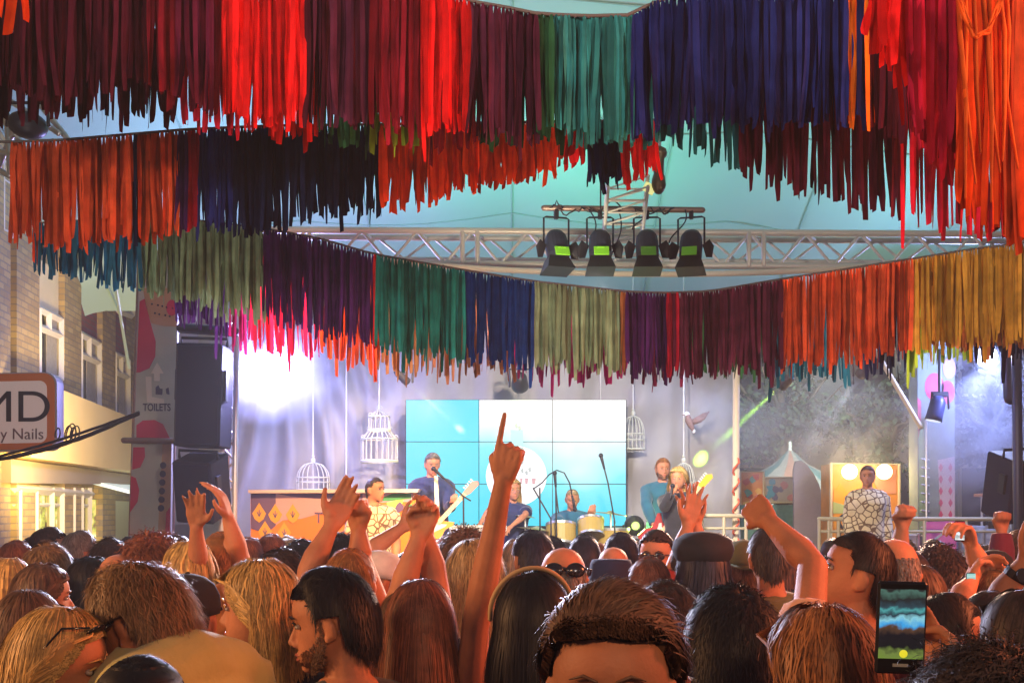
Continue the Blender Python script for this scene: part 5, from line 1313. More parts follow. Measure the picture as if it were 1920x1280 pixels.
PEOPLE = []
def person(label, px, pytop, Y, hy=0, style='short', hc='brown', shirt='black', sex='m', hp=0, hr=0, arms=None, skin=None, seated=False, floor=0.0,
           yaw=0, lean=(0, 0), drop=0, sleeve='short', group='people in the crowd', pattern=None, vox=None, hat=None, hi=None, glasses=None, face=False, extra=None, stout=1.0, hairscale=1.0, trousers=None):
    """px, pytop: top of the hair in the photo; yaw turns the body, hy the head (0 = back to the camera, + = towards photo left)"""
    near = Y < 3.7
    vox = vox or (.0055 if Y < 3.0 else (.007 if near else .009))
    hi = near if hi is None else hi
    ztop = P(px, pytop, Y).z-floor; H = ztop-.018+drop
    if abs(hp) > 8: H += .01
    dz = H-1.75; custom = near or arms is not None or lean != (0, 0) or seated or abs(dz) > .16 or stout != 1
    Zr = Matrix.Rotation(R(yaw), 4, 'Z')
    hloc = head_T(hy-yaw, hp, hr, dz if custom else 0, lean, drop).translation
    off = Zr @ Vector((hloc.x, hloc.y, 0))
    org = Vector((P(px, pytop, Y).x-off.x, Y-off.y, floor))
    scale = 1.0
    if custom:
        la = None
        if arms:
            la = {}; inv = Zr.inverted()
            for s, (el, wr, pose, pn) in arms.items():
                a = inv @ (P(*el)-org) if len(el) == 3 and el[2] > .5 and abs(el[0]) > 5 else Vector(el)
                c = inv @ (P(*wr)-org) if len(wr) == 3 and wr[2] > .5 and abs(wr[0]) > 5 else Vector(wr)
                la[s] = (a, c, pose, inv.to_3x3() @ Vector(pn))
        bm_, sm_, tm_ = body_mesh(sex, hy-yaw, hp, hr, dz, la, vox, seated, lean, sleeve, drop, stout=stout)
    else:
        key = (sex, round((hy-yaw)/20)*20, round(hp/10)*10, sleeve)
        if key not in BODY: BODY[key] = body_mesh(sex, key[1], key[2], 0, 0, None, .010, sleeve=sleeve)
        bm_, sm_, tm_ = BODY[key]; scale = H/1.75; org = Vector((P(px, pytop, Y).x-off.x*scale, Y-off.y*scale, floor)); hy = key[1]+yaw; hp = key[2]; hr = 0
    root = bpy.data.objects.new('person', bm_); COL.objects.link(root); set_mat(root, skin or M_SKIN)
    root.location = org; root.rotation_euler = (0, 0, R(yaw)); root.scale = (scale,)*3
    tag(root, label, 'person', group)
    def child(nm, me, m):
        o = bpy.data.objects.new(nm, me); COL.objects.link(o); o.parent = root; set_mat(o, m); return o
    child('shirt', sm_, shirtmat(SH[shirt], pattern)); child('trousers', tm_, trousers or M_JEANS)
    for s in (-1, 1):
        o = child('shoe', SHOE, M_SHOE); o.location = (s*.10, -.03 if not seated else .40, 0)
    T = head_T(hy-yaw, hp, hr, dz if custom else 0, lean, drop)
    if style:
        k = (style, NR.randint(3) if not hi else 50+len(PEOPLE), hi)
        if k not in HAIR: HAIR[k] = hair_mesh(style, k[1]+len(style)*13, hi)
        h = child('hair', HAIR[k], hairmat(hc, HC[hc])); h.matrix_local = T @ Matrix.Scale(hairscale, 4)
    if extra == 'beard':
        kb = ('beard', 0, False)
        if kb not in HAIR: HAIR[kb] = hair_mesh('beard', 3, True)
        h = child('beard', HAIR[kb], hairmat('brown', HC['brown'])); h.matrix_local = T
    def hchild(nm, mb, m, smooth=True):
        o = child(nm, mb.mesh(nm, smooth), m); o.matrix_local = T; return o
    if hat:
        b = MB(); hm = mat('hat_'+hat[1], SH[hat[1]], .85, var=.1)
        if hat[0] in ('cap', 'capback'):
            b.lathe([(.101, .02), (.104, .045), (.100, .075), (.085, .105), (.055, .128), (.02, .138), (.004, .139)], n=28, M=Matrix.Translation((0, -.005, .0)) @ Matrix.Diagonal((.92, 1.08, 1, 1)), cap=True)
            s = 1 if hat[0] == 'cap' else -1
            pts = [(.078*math.cos(a), s*(.085+.085*math.sin(a)), .028-.02*math.sin(a)) for a in np.linspace(0, math.pi, 12)]; b.prism(pts, (0, 0, .005))
            b.ell((0, 0, .139), (.008, .008, .005), 8, 6)
        elif hat[0] == 'newsboy':
            b.lathe([(.098, .03), (.112, .05), (.122, .08), (.112, .115), (.07, .140), (.004, .148)], n=30, M=Matrix.Translation((0, .0, .0)) @ Matrix.Diagonal((.95, 1.12, 1, 1)))
            pts = [(.075*math.cos(a), (.09+.06*math.sin(a)), .035-.02*math.sin(a)) for a in np.linspace(0, math.pi, 12)]; b.prism(pts, (0, 0, .006))
        elif hat[0] == 'bucket':
            b.lathe([(.128, -.01), (.105, .045), (.098, .105), (.09, .122), (.004, .126)], n=30, M=Matrix.Diagonal((.95, 1.05, 1, 1)))
        elif hat[0] == 'brim':
            b.lathe([(.135, .045), (.105, .055), (.100, .085), (.085, .122), (.004, .130)], n=30, M=Matrix.Diagonal((.95, 1.05, 1, 1)))
        elif hat[0] == 'band':
            b.tube([(0, -.012-.0+.128*math.cos(a)*.0-.098*math.sin(a)*.0+.03, .0) for a in (0, 1)], .001) if False else None
            b.tube([(.098*math.cos(a), .02-.05*math.sin(a)+.02, .028+.108*math.sin(a)) for a in np.linspace(-.15, math.pi+.15, 24)], .006, n=6)
        hchild('hat' if hat[0] != 'band' else 'headband', b, hm)
    if glasses == 'eyes' or glasses == 'head':
        z0, y0 = (.002, .096) if glasses == 'eyes' else (.085, .082)
        b = MB()
        for s in (-1, 1):
            b.ell((s*.033, y0, z0), (.027, .006, .020), 14, 8, rot=(R(-8 if glasses == 'eyes' else -50), 0, R(-s*10)))
            b.tube([(s*.06, y0-.004, z0+.008), (s*.082, y0-.05, z0+.006), (s*.088, -.01, z0-(.004 if glasses == 'eyes' else .05))], .0025, n=5)
        b.tube([(-.01, y0+.004, z0+.006), (.01, y0+.004, z0+.006)], .003, n=5)
        hchild('sunglasses', b, mat('dark_lens', (.01, .01, .012), .15, spec=.8))
    elif glasses == 'back':
        b = MB()
        for s in (-1, 1): b.ell((s*.036, -.112, .045), (.033, .010, .025), 14, 8, rot=(R(-12), 0, R(s*16))); b.tube([(s*.066, -.10, .05), (s*.092, -.03, .04), (s*.09, .02, .02)], .004, n=5)
        b.tube([(-.012, -.118, .05), (.012, -.118, .05)], .004, n=5); hchild('sunglasses', b, mat('dark_lens', (.01, .01, .012)))
    if face:
        for s in (-1, 1):
            b = MB(); b.ell((s*.031, .0755, .0), (.0112, .0085, .0068), 14, 10); ey = hchild('eye', b, mat('eye_white', (.38, .34, .31), .25, spec=.6))
            b = MB(); b.ell((s*.031, .0828, .0), (.0050, .0020, .0054), 10, 8); q = link('iris', b.mesh('iris', True), mat('eye_dark', (.03, .02, .015), .2, spec=.7), ey)
            b = MB(); b.tube([(s*.021, .0845, .007), (s*.031, .0875, .0105), (s*.043, .080, .005)], [.0022, .0026, .0016], n=6); link('eyelash', b.mesh('eyelash', True), hairmat(hc, HC[hc]), ey)
            b = MB(); b.tube([(s*.014, .0935, .020), (s*.030, .0935, .027), (s*.048, .079, .021)], [.0036, .0040, .0018], n=6, flat=.6); hchild('eyebrow', b, hairmat(hc, HC[hc]))
        b = MB(); b.tube([(-.021, .0875, -.072), (0, .0975, -.0695), (.021, .0875, -.072)], [.002, .0050, .002], n=8); b.tube([(-.018, .0865, -.080), (0, .0960, -.082), (.018, .0865, -.080)], [.002, .0052, .002], n=8)
        hchild('lips', b, mat('lips', (.36, .10, .08), .45))
    PEOPLE.append(label)
    return root, T, child, hchild

CAMN = (0, -1, .2)
# ---------- front rows
person('woman in profile facing right, blonde hair and sunglasses pushed up on her head, bottom left', 108, 1128, 2.3, hy=-88, style='long', hc='gold', shirt='black', sex='f', hp=-4, glasses='head', face=True, yaw=-30)
person('person with smooth dark brown hair behind the woman with pushed up sunglasses', 52, 1103, 3.0, style='bob', hc='brown', shirt='maroon', sex='f')
person('man with thick brown hair bending left, cream t-shirt shoulder raised behind him', 262, 1050, 2.42, hy=72, style='tousled', hc='lightbrown', shirt='cream', hp=-24, yaw=66, lean=(0, .27), drop=.11, face=True, stout=1.0, hairscale=1.04)
person('very dark short haired head closest to the camera at bottom left', 262, 1216, 1.85, style='crop', hc='black', shirt='black', hi=True)
person('man in profile facing left with dark undercut hair and black t-shirt', 622, 1060, 2.75, hy=86, style='fade', hc='black', shirt='black', hp=-8, face=True, yaw=40, extra='beard')
person('woman with long wavy blonde hair facing left beside the undercut man', 486, 1048, 3.05, hy=80, style='wavy', hc='gold', shirt='black', sex='f', face=True)
person('woman with long straight auburn hair raising her right arm and pointing one finger up', 788, 1080, 2.95, style='long', hc='auburn', shirt='peach', sex='f', yaw=0, sleeve='none',
       arms={1: ((892, 1172, 2.88), (944, 900, 2.80), 'point', (.25, 1, 0))}, vox=.005)
person('woman with long straight black hair and a thin tan headband in the centre', 1000, 1066, 2.62, style='long', hc='black', shirt='black', sex='f', hat=('band', 'tan'), hy=6)
person('big brown haired man turned to the camera with a bare forehead, bottom centre', 1145, 1108, 1.5, hy=172, style='swept', hc='brown', shirt='black', hp=3, face=True, hi=True, yaw=150, hairscale=1.05)
person('man with thick black hair raising a bent arm in a peach t-shirt', 1376, 1108, 2.55, style='tousled', hc='black', shirt='peach', sex='m', hi=True, hairscale=1.06,
       arms={1: ((1524, 1060, 2.95), (1440, 975, 3.12), 'fist', (.3, 1, 0))}, vox=.006)
person('woman with long reddish blonde hair leaning left beside the large phone', 1545, 1133, 2.05, style='wavy', hc='ginger', shirt='maroon', sex='f', hy=25, hr=-6, hi=True)
pr = person('person with dark curly hair at the bottom right corner holding up the large phone', 1868, 1232, 1.62, style='curly', hc='dark', shirt='black', sex='f', hi=True,
       arms={1: ((1850, 1440, 1.70), (1768, 1275, 1.815), 'grip', (-.45, -.9, .15))}, vox=.0055, hy=4)
person('woman in profile facing right with dark hair pulled back, lit red', 1775, 1106, 3.0, hy=-84, style='short', hc='dark', shirt='black', sex='f', face=True, yaw=-20)
person('woman with long dark hair half turned away beside the red lit woman', 1862, 1104, 3.15, hy=-60, style='long', hc='dark', shirt='black', sex='f')
person('person with very long dark hair cut by the right edge', 1915, 1100, 2.6, style='long', hc='dark', shirt='black', sex='f')
person('man with short dark hair looking up left in a red shirt with white stripes', 1605, 998, 3.25, hy=80, style='short', hc='dark', shirt='red', pattern='stripe', hp=16, yaw=40, face=True, hi=True)
person('man with thin grey hair right behind the striped shirt man', 1677, 1000, 4.0, style='bald', hc='grey', shirt='grey')
# ---------- middle rows
person('person in a round black cap behind the brown haired man in the cream shirt', 352, 1078, 3.3, style='crop', hc='black', shirt='black', hat=('cap', 'black'))
person('woman with orange blonde hair below the raised open hand at left', 356, 1013, 4.3, style='wavy', hc='gold', shirt='orange', sex='f', arms={1: ((372, 1062, 4.25), (368, 985, 4.15), 'open', (0, -1, .1))}, vox=.007)
person('man with cropped ginger hair and bare neck left of centre', 416, 990, 4.55, style='crop', hc='ginger', shirt='tan', arms={1: ((448, 1040, 4.5), (428, 970, 4.45), 'relaxed', (-1, 0, 0))}, vox=.008)
person('person with dark wavy hair in front of the leaf printed counter', 528, 1030, 4.25, style='tousled', hc='dark', shirt='navy')
person('person with short hair rimmed in white light before the counter', 508, 998, 6.4, style='short', hc='auburn', shirt='maroon')
person('bald man with both arms raised in front of the patterned shirt performer', 656, 1024, 3.7, style='short', hc='ginger', shirt='orange', sleeve='none',
       arms={-1: ((580, 1068, 3.7), (622, 985, 3.75), 'relaxed', (.2, -1, 0)), 1: ((676, 1050, 3.85), (672, 990, 3.85), 'fist', (-.2, -1, 0))}, vox=.0065)
person('tall person whose crossed arms reach up to hands clasped above the white cap', 762, 1096, 3.5, style='short', hc='brown', shirt='black', sleeve='none',
       arms={-1: ((752, 1110, 3.5), (786, 1005, 3.5), 'grip', (-.2, -1, 0)), 1: ((815, 1080, 3.55), (797, 1000, 3.58), 'fist', (.2, -1, 0))}, vox=.0065)
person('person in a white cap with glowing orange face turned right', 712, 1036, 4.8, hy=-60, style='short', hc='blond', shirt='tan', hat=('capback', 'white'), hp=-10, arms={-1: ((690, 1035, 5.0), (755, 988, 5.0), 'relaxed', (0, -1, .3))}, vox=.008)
person('dark haired person with small bun shapes below the clapping hands', 640, 1003, 5.6, style='tousled', hc='black', shirt='black', sex='f')
person('person with long wavy blonde hair beside the raised pointing arm', 890, 1012, 3.95, style='wavy', hc='blond', shirt='black', sex='f', hi=True)
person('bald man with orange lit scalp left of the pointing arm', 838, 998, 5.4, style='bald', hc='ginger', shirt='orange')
person('person with curly dark brown hair touching the orange lit bald man', 873, 998, 5.0, style='curly', hc='brown', shirt='navy')
person('man with neat dark hair and bare nape right of the pointing arm', 1000, 990, 5.0, hy=12, style='short', hc='navy', shirt='navy')
person('pink scalped man wearing dark sunglasses on the back of his head', 1056, 1016, 3.9, style='bald', hc='grey', shirt='maroon', glasses='back')
person('person in a flat dark navy hat in the middle of the crowd', 1146, 1044, 4.9, style='crop', hc='dark', shirt='navy', hat=('bucket', 'navy'))
person('person with thin pale hair just behind the flat navy hat', 1150, 1018, 5.5, style='bald', hc='grey', shirt='grey')
person('person with navy dark hair in front of the drum kit', 1165, 995, 5.9, style='short', hc='navy', shirt='navy')
person('man with glasses facing back towards the camera below the bassist', 1232, 990, 5.6, hy=165, style='short', hc='dark', shirt='grey', glasses='eyes', face=True)
person('person with short reddish brown hair right of the flat navy hat', 1218, 1040, 4.6, style='short', hc='auburn', shirt='maroon')
person('person with dark wavy hair just above the big brown haired man', 1250, 1092, 3.3, style='tousled', hc='dark', shirt='black')
person('person in a black newsboy cap with dark hair below it', 1318, 1003, 4.4, style='bob', hc='navy', shirt='navy', hat=('newsboy', 'black'), sex='f')
person('person in a dark green baseball cap worn backwards', 1394, 1014, 5.2, style='short', hc='brown', shirt='olive', hat=('capback', 'olive'))
person('tall person with dark hair tinted green behind the raised peach arm', 1442, 984, 4.9, style='short', hc='dark', shirt='olive')
person('person with raised pinkish hands in front of the blonde singer', 1292, 1010, 4.9, style='short', hc='dark', shirt='red', sex='m',
       arms={-1: ((1278, 1030, 4.9), (1290, 985, 4.9), 'open', (.2, -1, 0)), 1: ((1322, 1040, 4.95), (1304, 985, 4.95), 'open', (-.2, -1, 0))}, vox=.007)
person('person with dark hair and a red lit face below the raised peach arm', 1534, 1088, 3.9, hy=-60, style='short', hc='dark', shirt='black', face=True)
person('person with raised brown hand before the man in the patterned shirt on the right', 1706, 1030, 4.9, style='short', hc='dark', shirt='black', arms={-1: ((1684, 1035, 4.8), (1692, 985, 4.75), 'fist', (0, -1, 0))}, vox=.008, skin=M_SKIND)
# ---------- left back rows
B2 = [
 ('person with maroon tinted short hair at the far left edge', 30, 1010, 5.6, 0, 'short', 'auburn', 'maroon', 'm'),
 ('tall man with dark hair in profile facing right before the shop windows', 92, 985, 6.3, -70, 'short', 'dark', 'black', 'm'),
 ('man with dark hair and a bright white lit ear before the shop door', 150, 992, 6.2, -30, 'short', 'grey', 'lightblue', 'm'),
 ('person with spiky brown hair below the tall man in profile', 90, 1018, 4.9, 0, 'tousled', 'lightbrown', 'grey', 'm'),
 ('woman with golden brown hair at the left edge of the crowd', 18, 1043, 4.4, 0, 'bob', 'gold', 'white', 'f'),
 ('person with brown hair and cheek turned right, left part of the crowd', 80, 1054, 4.1, -55, 'bob', 'brown', 'maroon', 'f'),
 ('person with greenish dark hair between two brown heads at left', 142, 1044, 5.0, 0, 'short', 'dark', 'olive', 'm'),
 ('person with black hair and a red lit cheek beside the glowing bald head', 172, 1042, 4.7, -50, 'bob', 'black', 'red', 'f'),
 ('dark haired person before the printed banner column', 205, 1010, 5.7, 0, 'tousled', 'dark', 'black', 'm'),
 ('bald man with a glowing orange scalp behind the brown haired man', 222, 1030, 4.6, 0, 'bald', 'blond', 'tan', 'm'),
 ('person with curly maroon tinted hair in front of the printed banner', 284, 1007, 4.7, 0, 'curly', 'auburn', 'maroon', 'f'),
 ('person with dark hair directly under the tilted loudspeaker', 330, 1000, 5.4, 0, 'short', 'dark', 'black', 'm'),
 ('person with dark hair left of the white rimmed head', 464, 1004, 6.2, 0, 'short', 'auburn', 'grey', 'm'),
 ('person with dark hair and white glints behind the raised left forearm', 566, 1012, 6.0, 0, 'tousled', 'black', 'white', 'f'),
 ('dark haired person between the clasped hands and the auburn haired woman', 768, 1030, 5.6, 0, 'short', 'dark', 'navy', 'm'),
 ('person with dark hair low in the gap right of the sunglasses man', 1096, 1000, 6.4, 0, 'short', 'navy', 'navy', 'm'),
 ('person with brown hair in front of the bass player', 1226, 1012, 6.6, 0, 'short', 'auburn', 'teal', 'm'),
 ('person with dark hair under the right patterned shirt performer', 1648, 1014, 5.0, 0, 'short', 'dark', 'black', 'm'),
 ('person with curly grey brown hair left of the small bright phone', 1762, 1028, 5.2, 0, 'curly', 'dark', 'grey', 'f'),
 ('person with dark hair under the arm holding the small phone', 1815, 1040, 5.2, 0, 'short', 'black', 'black', 'm'),
 ('person in a dark cap under the maroon sleeved fist', 1862, 1032, 5.4, 0, 'short', 'black', 'black', 'm'),
 ('person with dark brown hair directly behind the top of the large phone', 1722, 1056, 4.4, 20, 'bob', 'brown', 'maroon', 'f'),
 ('person standing cut by the right edge below the loudspeaker', 1914, 990, 6.0, 0, 'short', 'brown', 'maroon', 'm'),
]
cols = ['dark', 'brown', 'black', 'lightbrown', 'auburn', 'grey', 'blond', 'navy', 'ginger']
marks = [('left of the spiky brown hair near the shop windows', 60, 1002), ('right of the tall man in profile', 118, 1008), ('in front of the foot of the banner tower', 246, 1002), ('just left of the maroon curly hair', 262, 1000),
 ('beneath the tilted left loudspeaker', 306, 1003), ('right of the ginger cropped man', 478, 1010), ('under the leaf emblems of the counter', 540, 1006), ('between the counter and the bald man with raised arms', 602, 1010),
 ('below the patterned shirt performer near the counter', 700, 1012), ('below the guitarist in navy', 806, 1008), ('under the keyboard player', 938, 1012), ('right of the neat dark haired man', 1036, 1008), ('below the round logo', 968, 1006),
 ('under the cymbal right of the drummer', 1120, 1006), ('below the lime flood lamp', 1196, 1006), ('in front of the singer', 1262, 1008), ('under the cream railing by the tent pole', 1350, 1000), ('below the arched grey board', 1500, 1004),
 ('below the short cream railing', 1560, 1000), ('in front of the flight cases', 1846, 1016), ('below the pink board', 1752, 1010), ('under the cream crate', 1690, 1006), ('beyond the raised fist', 1470, 1006)]
for i, (where, px, pt) in enumerate(marks):
    c_ = cols[i % 9]; st = ('short', 'tousled', 'bob', 'crop', 'wavy')[i % 5]; sc = list(SH)[(i*5+2) % 14]
    B2.append(('far head with %s hair %s' % ({'lightbrown': 'light brown', 'auburn': 'reddish', 'navy': 'blue black'}.get(c_, c_), where), px, pt+rnd.randint(-3, 6), 7.0+rnd.random()*1.9, rnd.choice((0, 20, -20, 0)), st, c_, sc, 'f' if st in ('bob', 'wavy') else 'm'))
for (lab, px, pt, Y, hy, st, hc, sc, sex) in B2:
    person(lab, px, pt, Y, hy=hy, style=st, hc=hc, shirt=sc, sex=sex, yaw=hy*.4, face=abs(hy) > 40,
           hat=('cap', 'black') if 'dark cap' in lab else None)
person('man holding up a small bright phone at the right', 1838, 1064, 4.35, style='short', hc='dark', shirt='black',
       arms={-1: ((1838, 1062, 4.35), (1820, 1018, 4.3), 'grip', (-.8, -.5, 0))}, vox=.007)
person('person with brown hair filming with a tiny phone at the right', 1860, 1060, 4.0, style='short', hc='lightbrown', shirt='grey', arms={-1: ((1800, 1120, 3.9), (1822, 1090, 3.95), 'grip', (.6, -.6, 0))}, vox=.007)
person('person with a maroon sleeve raising a fist far back at the right', 1884, 1046, 5.8, style='short', hc='dark', shirt='maroon', sleeve='long', arms={-1: ((1878, 1050, 5.8), (1878, 994, 5.8), 'fist', (0, -1, 0))}, vox=.008)
rw = person('person raising a forearm with a black watch at the right edge', 1975, 1050, 3.3, style='short', hc='brown', shirt='black', arms={-1: ((1868, 1128, 3.3), (1925, 1052, 3.25), 'relaxed', (0, -1, 0))}, vox=.006)
def watch():
    a, b_ = P(1868, 1128, 3.3), P(1925, 1052, 3.25); c = a.lerp(b_, .68); d = (b_-a).normalized()
    M_ = Matrix.Translation(c) @ d.to_track_quat('Z', 'Y').to_matrix().to_4x4(); b = MB()
    b.lathe([(.036, -.012), (.037, 0), (.036, .012)], n=20, M=M_, cap=False)
    f = c+Vector((0, -.036, .0)); b.lathe([(.001, .008), (.020, .008), (.021, 0), (.020, -.004)], n=20, M=Matrix.Translation(f) @ Matrix.Rotation(R(90), 4, 'X'))
    o = b.build('watch', M_BLACK); recenter(o, c); tag(o, 'round black wristwatch on the raised forearm at the right edge', 'watch')
watch()

# ---------- phones
def phone(c, w, h, rot, screen, label):
    e = empty('phone', c, label, 'phone'); e.rotation_euler = rot
    b = MB(); b.box((0, 0, 0), (w, .009, h), bev=.004); b.build('case', mat('phone_case', (.012, .012, .015), .3), e, smooth=False)
    for i, (z0, z1, m) in enumerate(screen):
        b = MB(); b.box((0, -.0048-.0003*i, (z0+z1)/2*h), (w*.90, .0012, (z1-z0)*h)); b.build('screen', m, e)
    return e
def scr(name, stops, s=1.0, nscale=60):
    m = bpy.data.materials.new(name); m.use_nodes = True; n = m.node_tree.nodes; L = m.node_tree.links; B = n['Principled BSDF']
    tc = n.new('ShaderNodeTexCoord'); sp = n.new('ShaderNodeSeparateXYZ'); L.new(tc.outputs['Generated'], sp.inputs[0])
    nz = n.new('ShaderNodeTexNoise'); nz.inputs['Scale'].default_value = nscale; L.new(tc.outputs['Object'], nz.inputs['Vector'])
    ml = n.new('ShaderNodeMath'); ml.operation = 'MULTIPLY_ADD'; ml.inputs[1].default_value = .22; ml.inputs[2].default_value = -.11; L.new(nz.outputs['Fac'], ml.inputs[0])
    ad = n.new('ShaderNodeMath'); L.new(sp.outputs[2], ad.inputs[0]); L.new(ml.outputs[0], ad.inputs[1])
    cr = n.new('ShaderNodeValToRGB'); el = cr.color_ramp.elements
    el[0].position, el[0].color = stops[0][0], (*stops[0][1], 1); el[1].position, el[1].color = stops[-1][0], (*stops[-1][1], 1)
    for p, c in stops[1:-1]: k = el.new(p); k.color = (*c, 1)
    L.new(ad.outputs[0], cr.inputs[0]); L.new(cr.outputs[0], B.inputs['Emission Color']); B.inputs['Emission Strength'].default_value = s
    B.inputs['Base Color'].default_value = (.01, .01, .01, 1); B.inputs['Roughness'].default_value = .15
    return m
S1 = scr('phone_view', [(0, (.16, .24, .04)), (.08, (.16, .22, .05)), (.16, (.01, .01, .012)), (.34, (.012, .010, .014)), (.44, (.10, .05, .03)), (.50, (.05, .35, .75)), (.57, (.25, .60, .70)), (.64, (.02, .03, .05)), (.71, (.08, .35, .36)), (.76, (.03, .06, .08)), (.86, (.02, .02, .02)), (.96, (.07, .15, .12)), (1, (.02, .02, .02))], 1.0, 70)
c = P(1689, 1176, 1.78)
phone(c, .078, .148, (R(4), R(1.2), R(-3)), [(-.33, .42, S1)], 'large black phone held up at the lower right, its screen filming the stage')
b = MB(); b.ell((.004, -.0062, -.275*.148), (.0065, .0015, .0065), 16, 8)
o = b.build('record_button', mat('yellow_ring', (.3, .3, .02), .4, emit=(.75, .7, .03), estr=.9)); o.parent = [q for q in bpy.data.objects if q.name == 'phone'][0]
b = MB(); b.box((.0, -.0058, -.40*.148), (.024, .0012, .005)); o2 = b.build('home_button', mat('pale_line', (.35, .4, .4), .4)); o2.parent = o.parent
S2 = scr('phone_view_small', [(0, (.9, .9, .9)), (.2, (.35, .4, .4)), (.3, (.85, .9, .95)), (.62, (.75, .85, .9)), (.66, (.6, .04, .05)), (.85, (.85, .10, .02)), (1, (.3, .01, .05))], 1.1, 120)
phone(P(1799, 995, 4.28), .040, .078, (0, R(2), 0), [(-.44, .46, S2)], 'small phone with white and red screen held up high at the right')
S3 = scr('phone_view_tiny', [(0, (.2, .55, .55)), (.5, (.55, .85, .8)), (1, (.3, .7, .65))], .9, 200)
phone(P(1820, 1080, 3.93), .034, .026, (0, 0, 0), [(-.4, .4, S3)], 'tiny sideways phone with a pale teal screen low at the right')

# ---------- performers
PG = 'performers on the stage'
TR = mat('dark_trousers', (.02, .02, .03), .8)
g = person('guitarist in a navy jumper with glasses singing before the cyan screen', 811, 847, 12.2, hy=195, style='short', hc='grey', shirt='navy', floor=.78, yaw=185, sleeve='long', group=PG, vox=.009, hp=-14, face=True, trousers=TR, pattern=None,
           arms={-1: ((842, 952, 12.05), (848, 944, 11.85), 'grip', (0, .3, 1)), 1: ((772, 950, 12.1), (806, 978, 11.85), 'relaxed', (0, 1, 0))})
person('man in a cream patterned shirt with dark hair looking right before the counter', 703, 892, 11.0, hy=-128, style='crop', hc='dark', shirt='pattern', floor=.5, yaw=180, pattern='net', group=PG, vox=.009, face=True, trousers=TR)
person('man in a cream patterned shirt standing before the amber booth', 1627, 871, 12.3, hy=168, style='short', hc='brown', shirt='pattern', floor=.78, yaw=180, pattern='swirl', group=PG, vox=.009, face=True, trousers=TR, sleeve='long')
person('bass player in a teal shirt with a beard left of the singer', 1243, 857, 12.8, hy=185, style='short', hc='ginger', shirt='teal', extra='beard', floor=.78, yaw=175, group=PG, vox=.009, face=True, trousers=TR, sleeve='long',
       arms={1: ((1212, 945, 12.6), (1226, 985, 12.4), 'relaxed', (0, 1, 0)), -1: ((1290, 960, 12.6), (1304, 925, 12.4), 'grip', (0, .3, 1))})
sg = person('blonde singer with long hair in a black top and dark red jacket', 1272, 874, 12.1, hy=160, style='wavy', hc='gold', shirt='black', sex='f', floor=.78, yaw=170, group=PG, vox=.009, face=True, trousers=mat('red_trousers', (.22, .03, .04), .7), sleeve='long',
       arms={1: ((1246, 950, 11.9), (1260, 922, 11.85), 'fist', (0, 1, 0)), -1: ((1300, 955, 12.0), (1300, 985, 11.9), 'relaxed', (1, 0, 0))})
person('bald drummer in a blue shirt seated behind the drums', 1073, 914, 13.3, hy=180, style='crop', hc='blond', shirt='teal', floor=.78, yaw=180, seated=True, group=PG, vox=.009, face=True, hp=-18, trousers=TR,
       arms={-1: ((1098, 985, 13.1), (1106, 965, 12.9), 'grip', (0, 1, 0)), 1: ((1050, 985, 13.1), (1040, 992, 12.9), 'grip', (0, 1, 0))})
person('blonde keyboard player in a navy top half hidden by the pointing arm', 962, 896, 12.8, hy=200, style='bob', hc='gold', shirt='navy', sex='f', floor=.78, yaw=195, group=PG, vox=.009, face=True, trousers=TR,
       arms={1: ((918, 955, 12.6), (900, 982, 12.4), 'relaxed', (0, 0, -1)), -1: ((985, 965, 12.6), (960, 985, 12.4), 'relaxed', (0, 0, -1))})
b = MB(); b.lathe([(.17, 0), (.18, .03), (.16, .05)], n=20, M=Matrix.Translation((0, 0, .42))); b.tube([(0, 0, 0), (0, 0, .42)], .03)
for k in range(3): b.tube([(0, 0, .1), (.25*math.cos(k*2.1), .25*math.sin(k*2.1), .015)], .015)
o = b.build('drum_stool', M_BLACK, loc=(P(1073, 0, 13.3).x, 13.32, .78)); tag(o, 'round black stool under the drummer', 'stool')
# singer's microphone
b = MB(); q = P(1262, 912, 11.8); b.tube([q+Vector((-.03, 0, -.12)), q+Vector((-.005, .02, -.01))], [.012, .016], n=8); b.ell(q+Vector((0, .025, .01)), (.026, .026, .026), 10, 8)
o = b.build('microphone', M_BLACK, smooth=True); recenter(o, q); tag(o, 'black hand microphone held by the blonde singer', 'microphone')

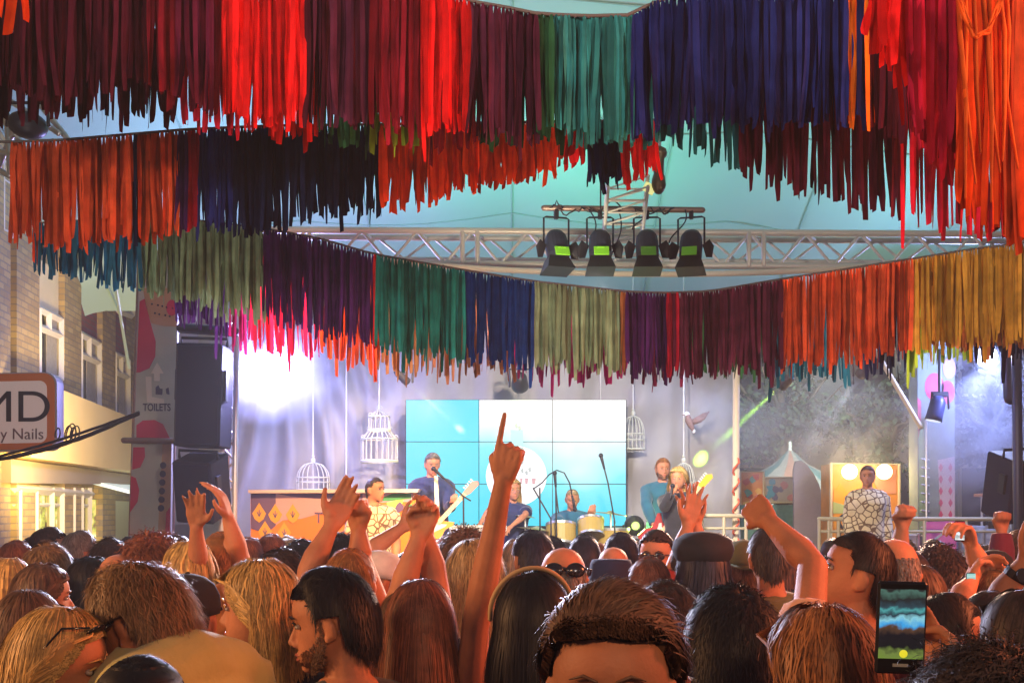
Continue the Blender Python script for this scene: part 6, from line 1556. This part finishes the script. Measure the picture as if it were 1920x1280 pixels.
def guitar(body_c, head_c, Y, col, name, label, sc=1.0, headcol=(.6, .12, .08)):
    A, H_ = P(*body_c, Y), P(*head_c, Y-.05); ax = (H_-A).normalized()
    q = Matrix.Translation(A) @ Matrix(((ax.x, 0, -ax.z, 0), (0, 1, 0, 0), (ax.z, 0, ax.x, 0), (0, 0, 0, 1)))
    e = empty(name, A, label, 'guitar')
    L = (H_-A).length
    def put(nm, b, m, smooth=False):
        o = b.build(nm, m, smooth=smooth); o.data.transform(q); adopt(o, e); return o
    out = [(-.22, 0, .0), (-.21, 0, .09), (-.15, 0, .155), (-.06, 0, .14), (.0, 0, .10), (.07, 0, .12), (.14, 0, .15), (.17, 0, .12), (.12, 0, .07), (.10, 0, .03), (.10, 0, -.04), (.13, 0, -.08), (.16, 0, -.12), (.12, 0, -.13), (.04, 0, -.10), (-.04, 0, -.12), (-.14, 0, -.15), (-.20, 0, -.09)]
    b = MB(); b.prism([Vector(p)*sc for p in out], (0, -.04, 0)); put('body', b, mat('guitar_'+name+label[:5], col, .25, coat=.6))
    b = MB(); b.prism([Vector(p)*sc*.55+Vector((.0, -.042, -.01)) for p in out[:14]], (0, -.003, 0)); put('pickguard', b, M_WHITE)
    b = MB(); b.box((L/2+.02, -.052, 0), (L-.04, .022, .045)); put('neck', b, mat('neck_wood', (.62, .45, .26), .4))
    b = MB()
    for i in range(12): b.box((.12+(L-.14)*(1-.5**(i/6)), -.0645, 0), (.004, .003, .044))
    put('frets', b, M_ALU)
    b = MB(); b.prism([(L, -.04, -.025), (L+.04, -.04, -.04), (L+.17, -.04, -.045), (L+.19, -.04, -.01), (L+.15, -.04, .03), (L, -.04, .025)], (0, -.018, 0)); put('headstock', b, mat('headstock_'+name, headcol, .35))
    b = MB()
    for i in range(5): b.box((L+.04+i*.028, -.05, .045), (.012, .012, .03))
    put('tuning_pegs', b, M_ALU)
guitar((818, 985), (872, 925), 11.78, (.70, .28, .05), 'electric_guitar', 'orange and wood electric guitar of the guitarist in navy', 1.0, (.6, .25, .2))
guitar((1236, 1000), (1312, 912), 12.25, (.35, .03, .03), 'bass_guitar', 'dark red bass guitar with a bright orange headstock', 1.1, (.85, .45, .03))
b = MB(); b.prism([P(814, 892, 11.9), P(821, 892, 11.9), P(824, 960, 11.85), P(816, 960, 11.85)], (0, -.01, 0)); o = b.build('guitar_strap', mat('strap_cream', (.7, .62, .5), .7)); recenter(o, P(818, 925, 11.9)); tag(o, 'pale strap across the chest of the guitarist in navy', 'strap')

# ---------- air of the whole place
HAZE = .005
if HAZE:
    b = MB(); b.box((0, 40, 6.0), (120, 120, 14.0)); m = bpy.data.materials.new('haze'); m.use_nodes = True; n = m.node_tree.nodes
    n.remove(n['Principled BSDF']); v = n.new('ShaderNodeVolumePrincipled'); v.inputs['Density'].default_value = HAZE; v.inputs['Color'].default_value = (.85, .9, 1, 1)
    m.node_tree.links.new(v.outputs[0], n['Material Output'].inputs['Volume'])
    tag(b.build('haze', m), kind='stuff')
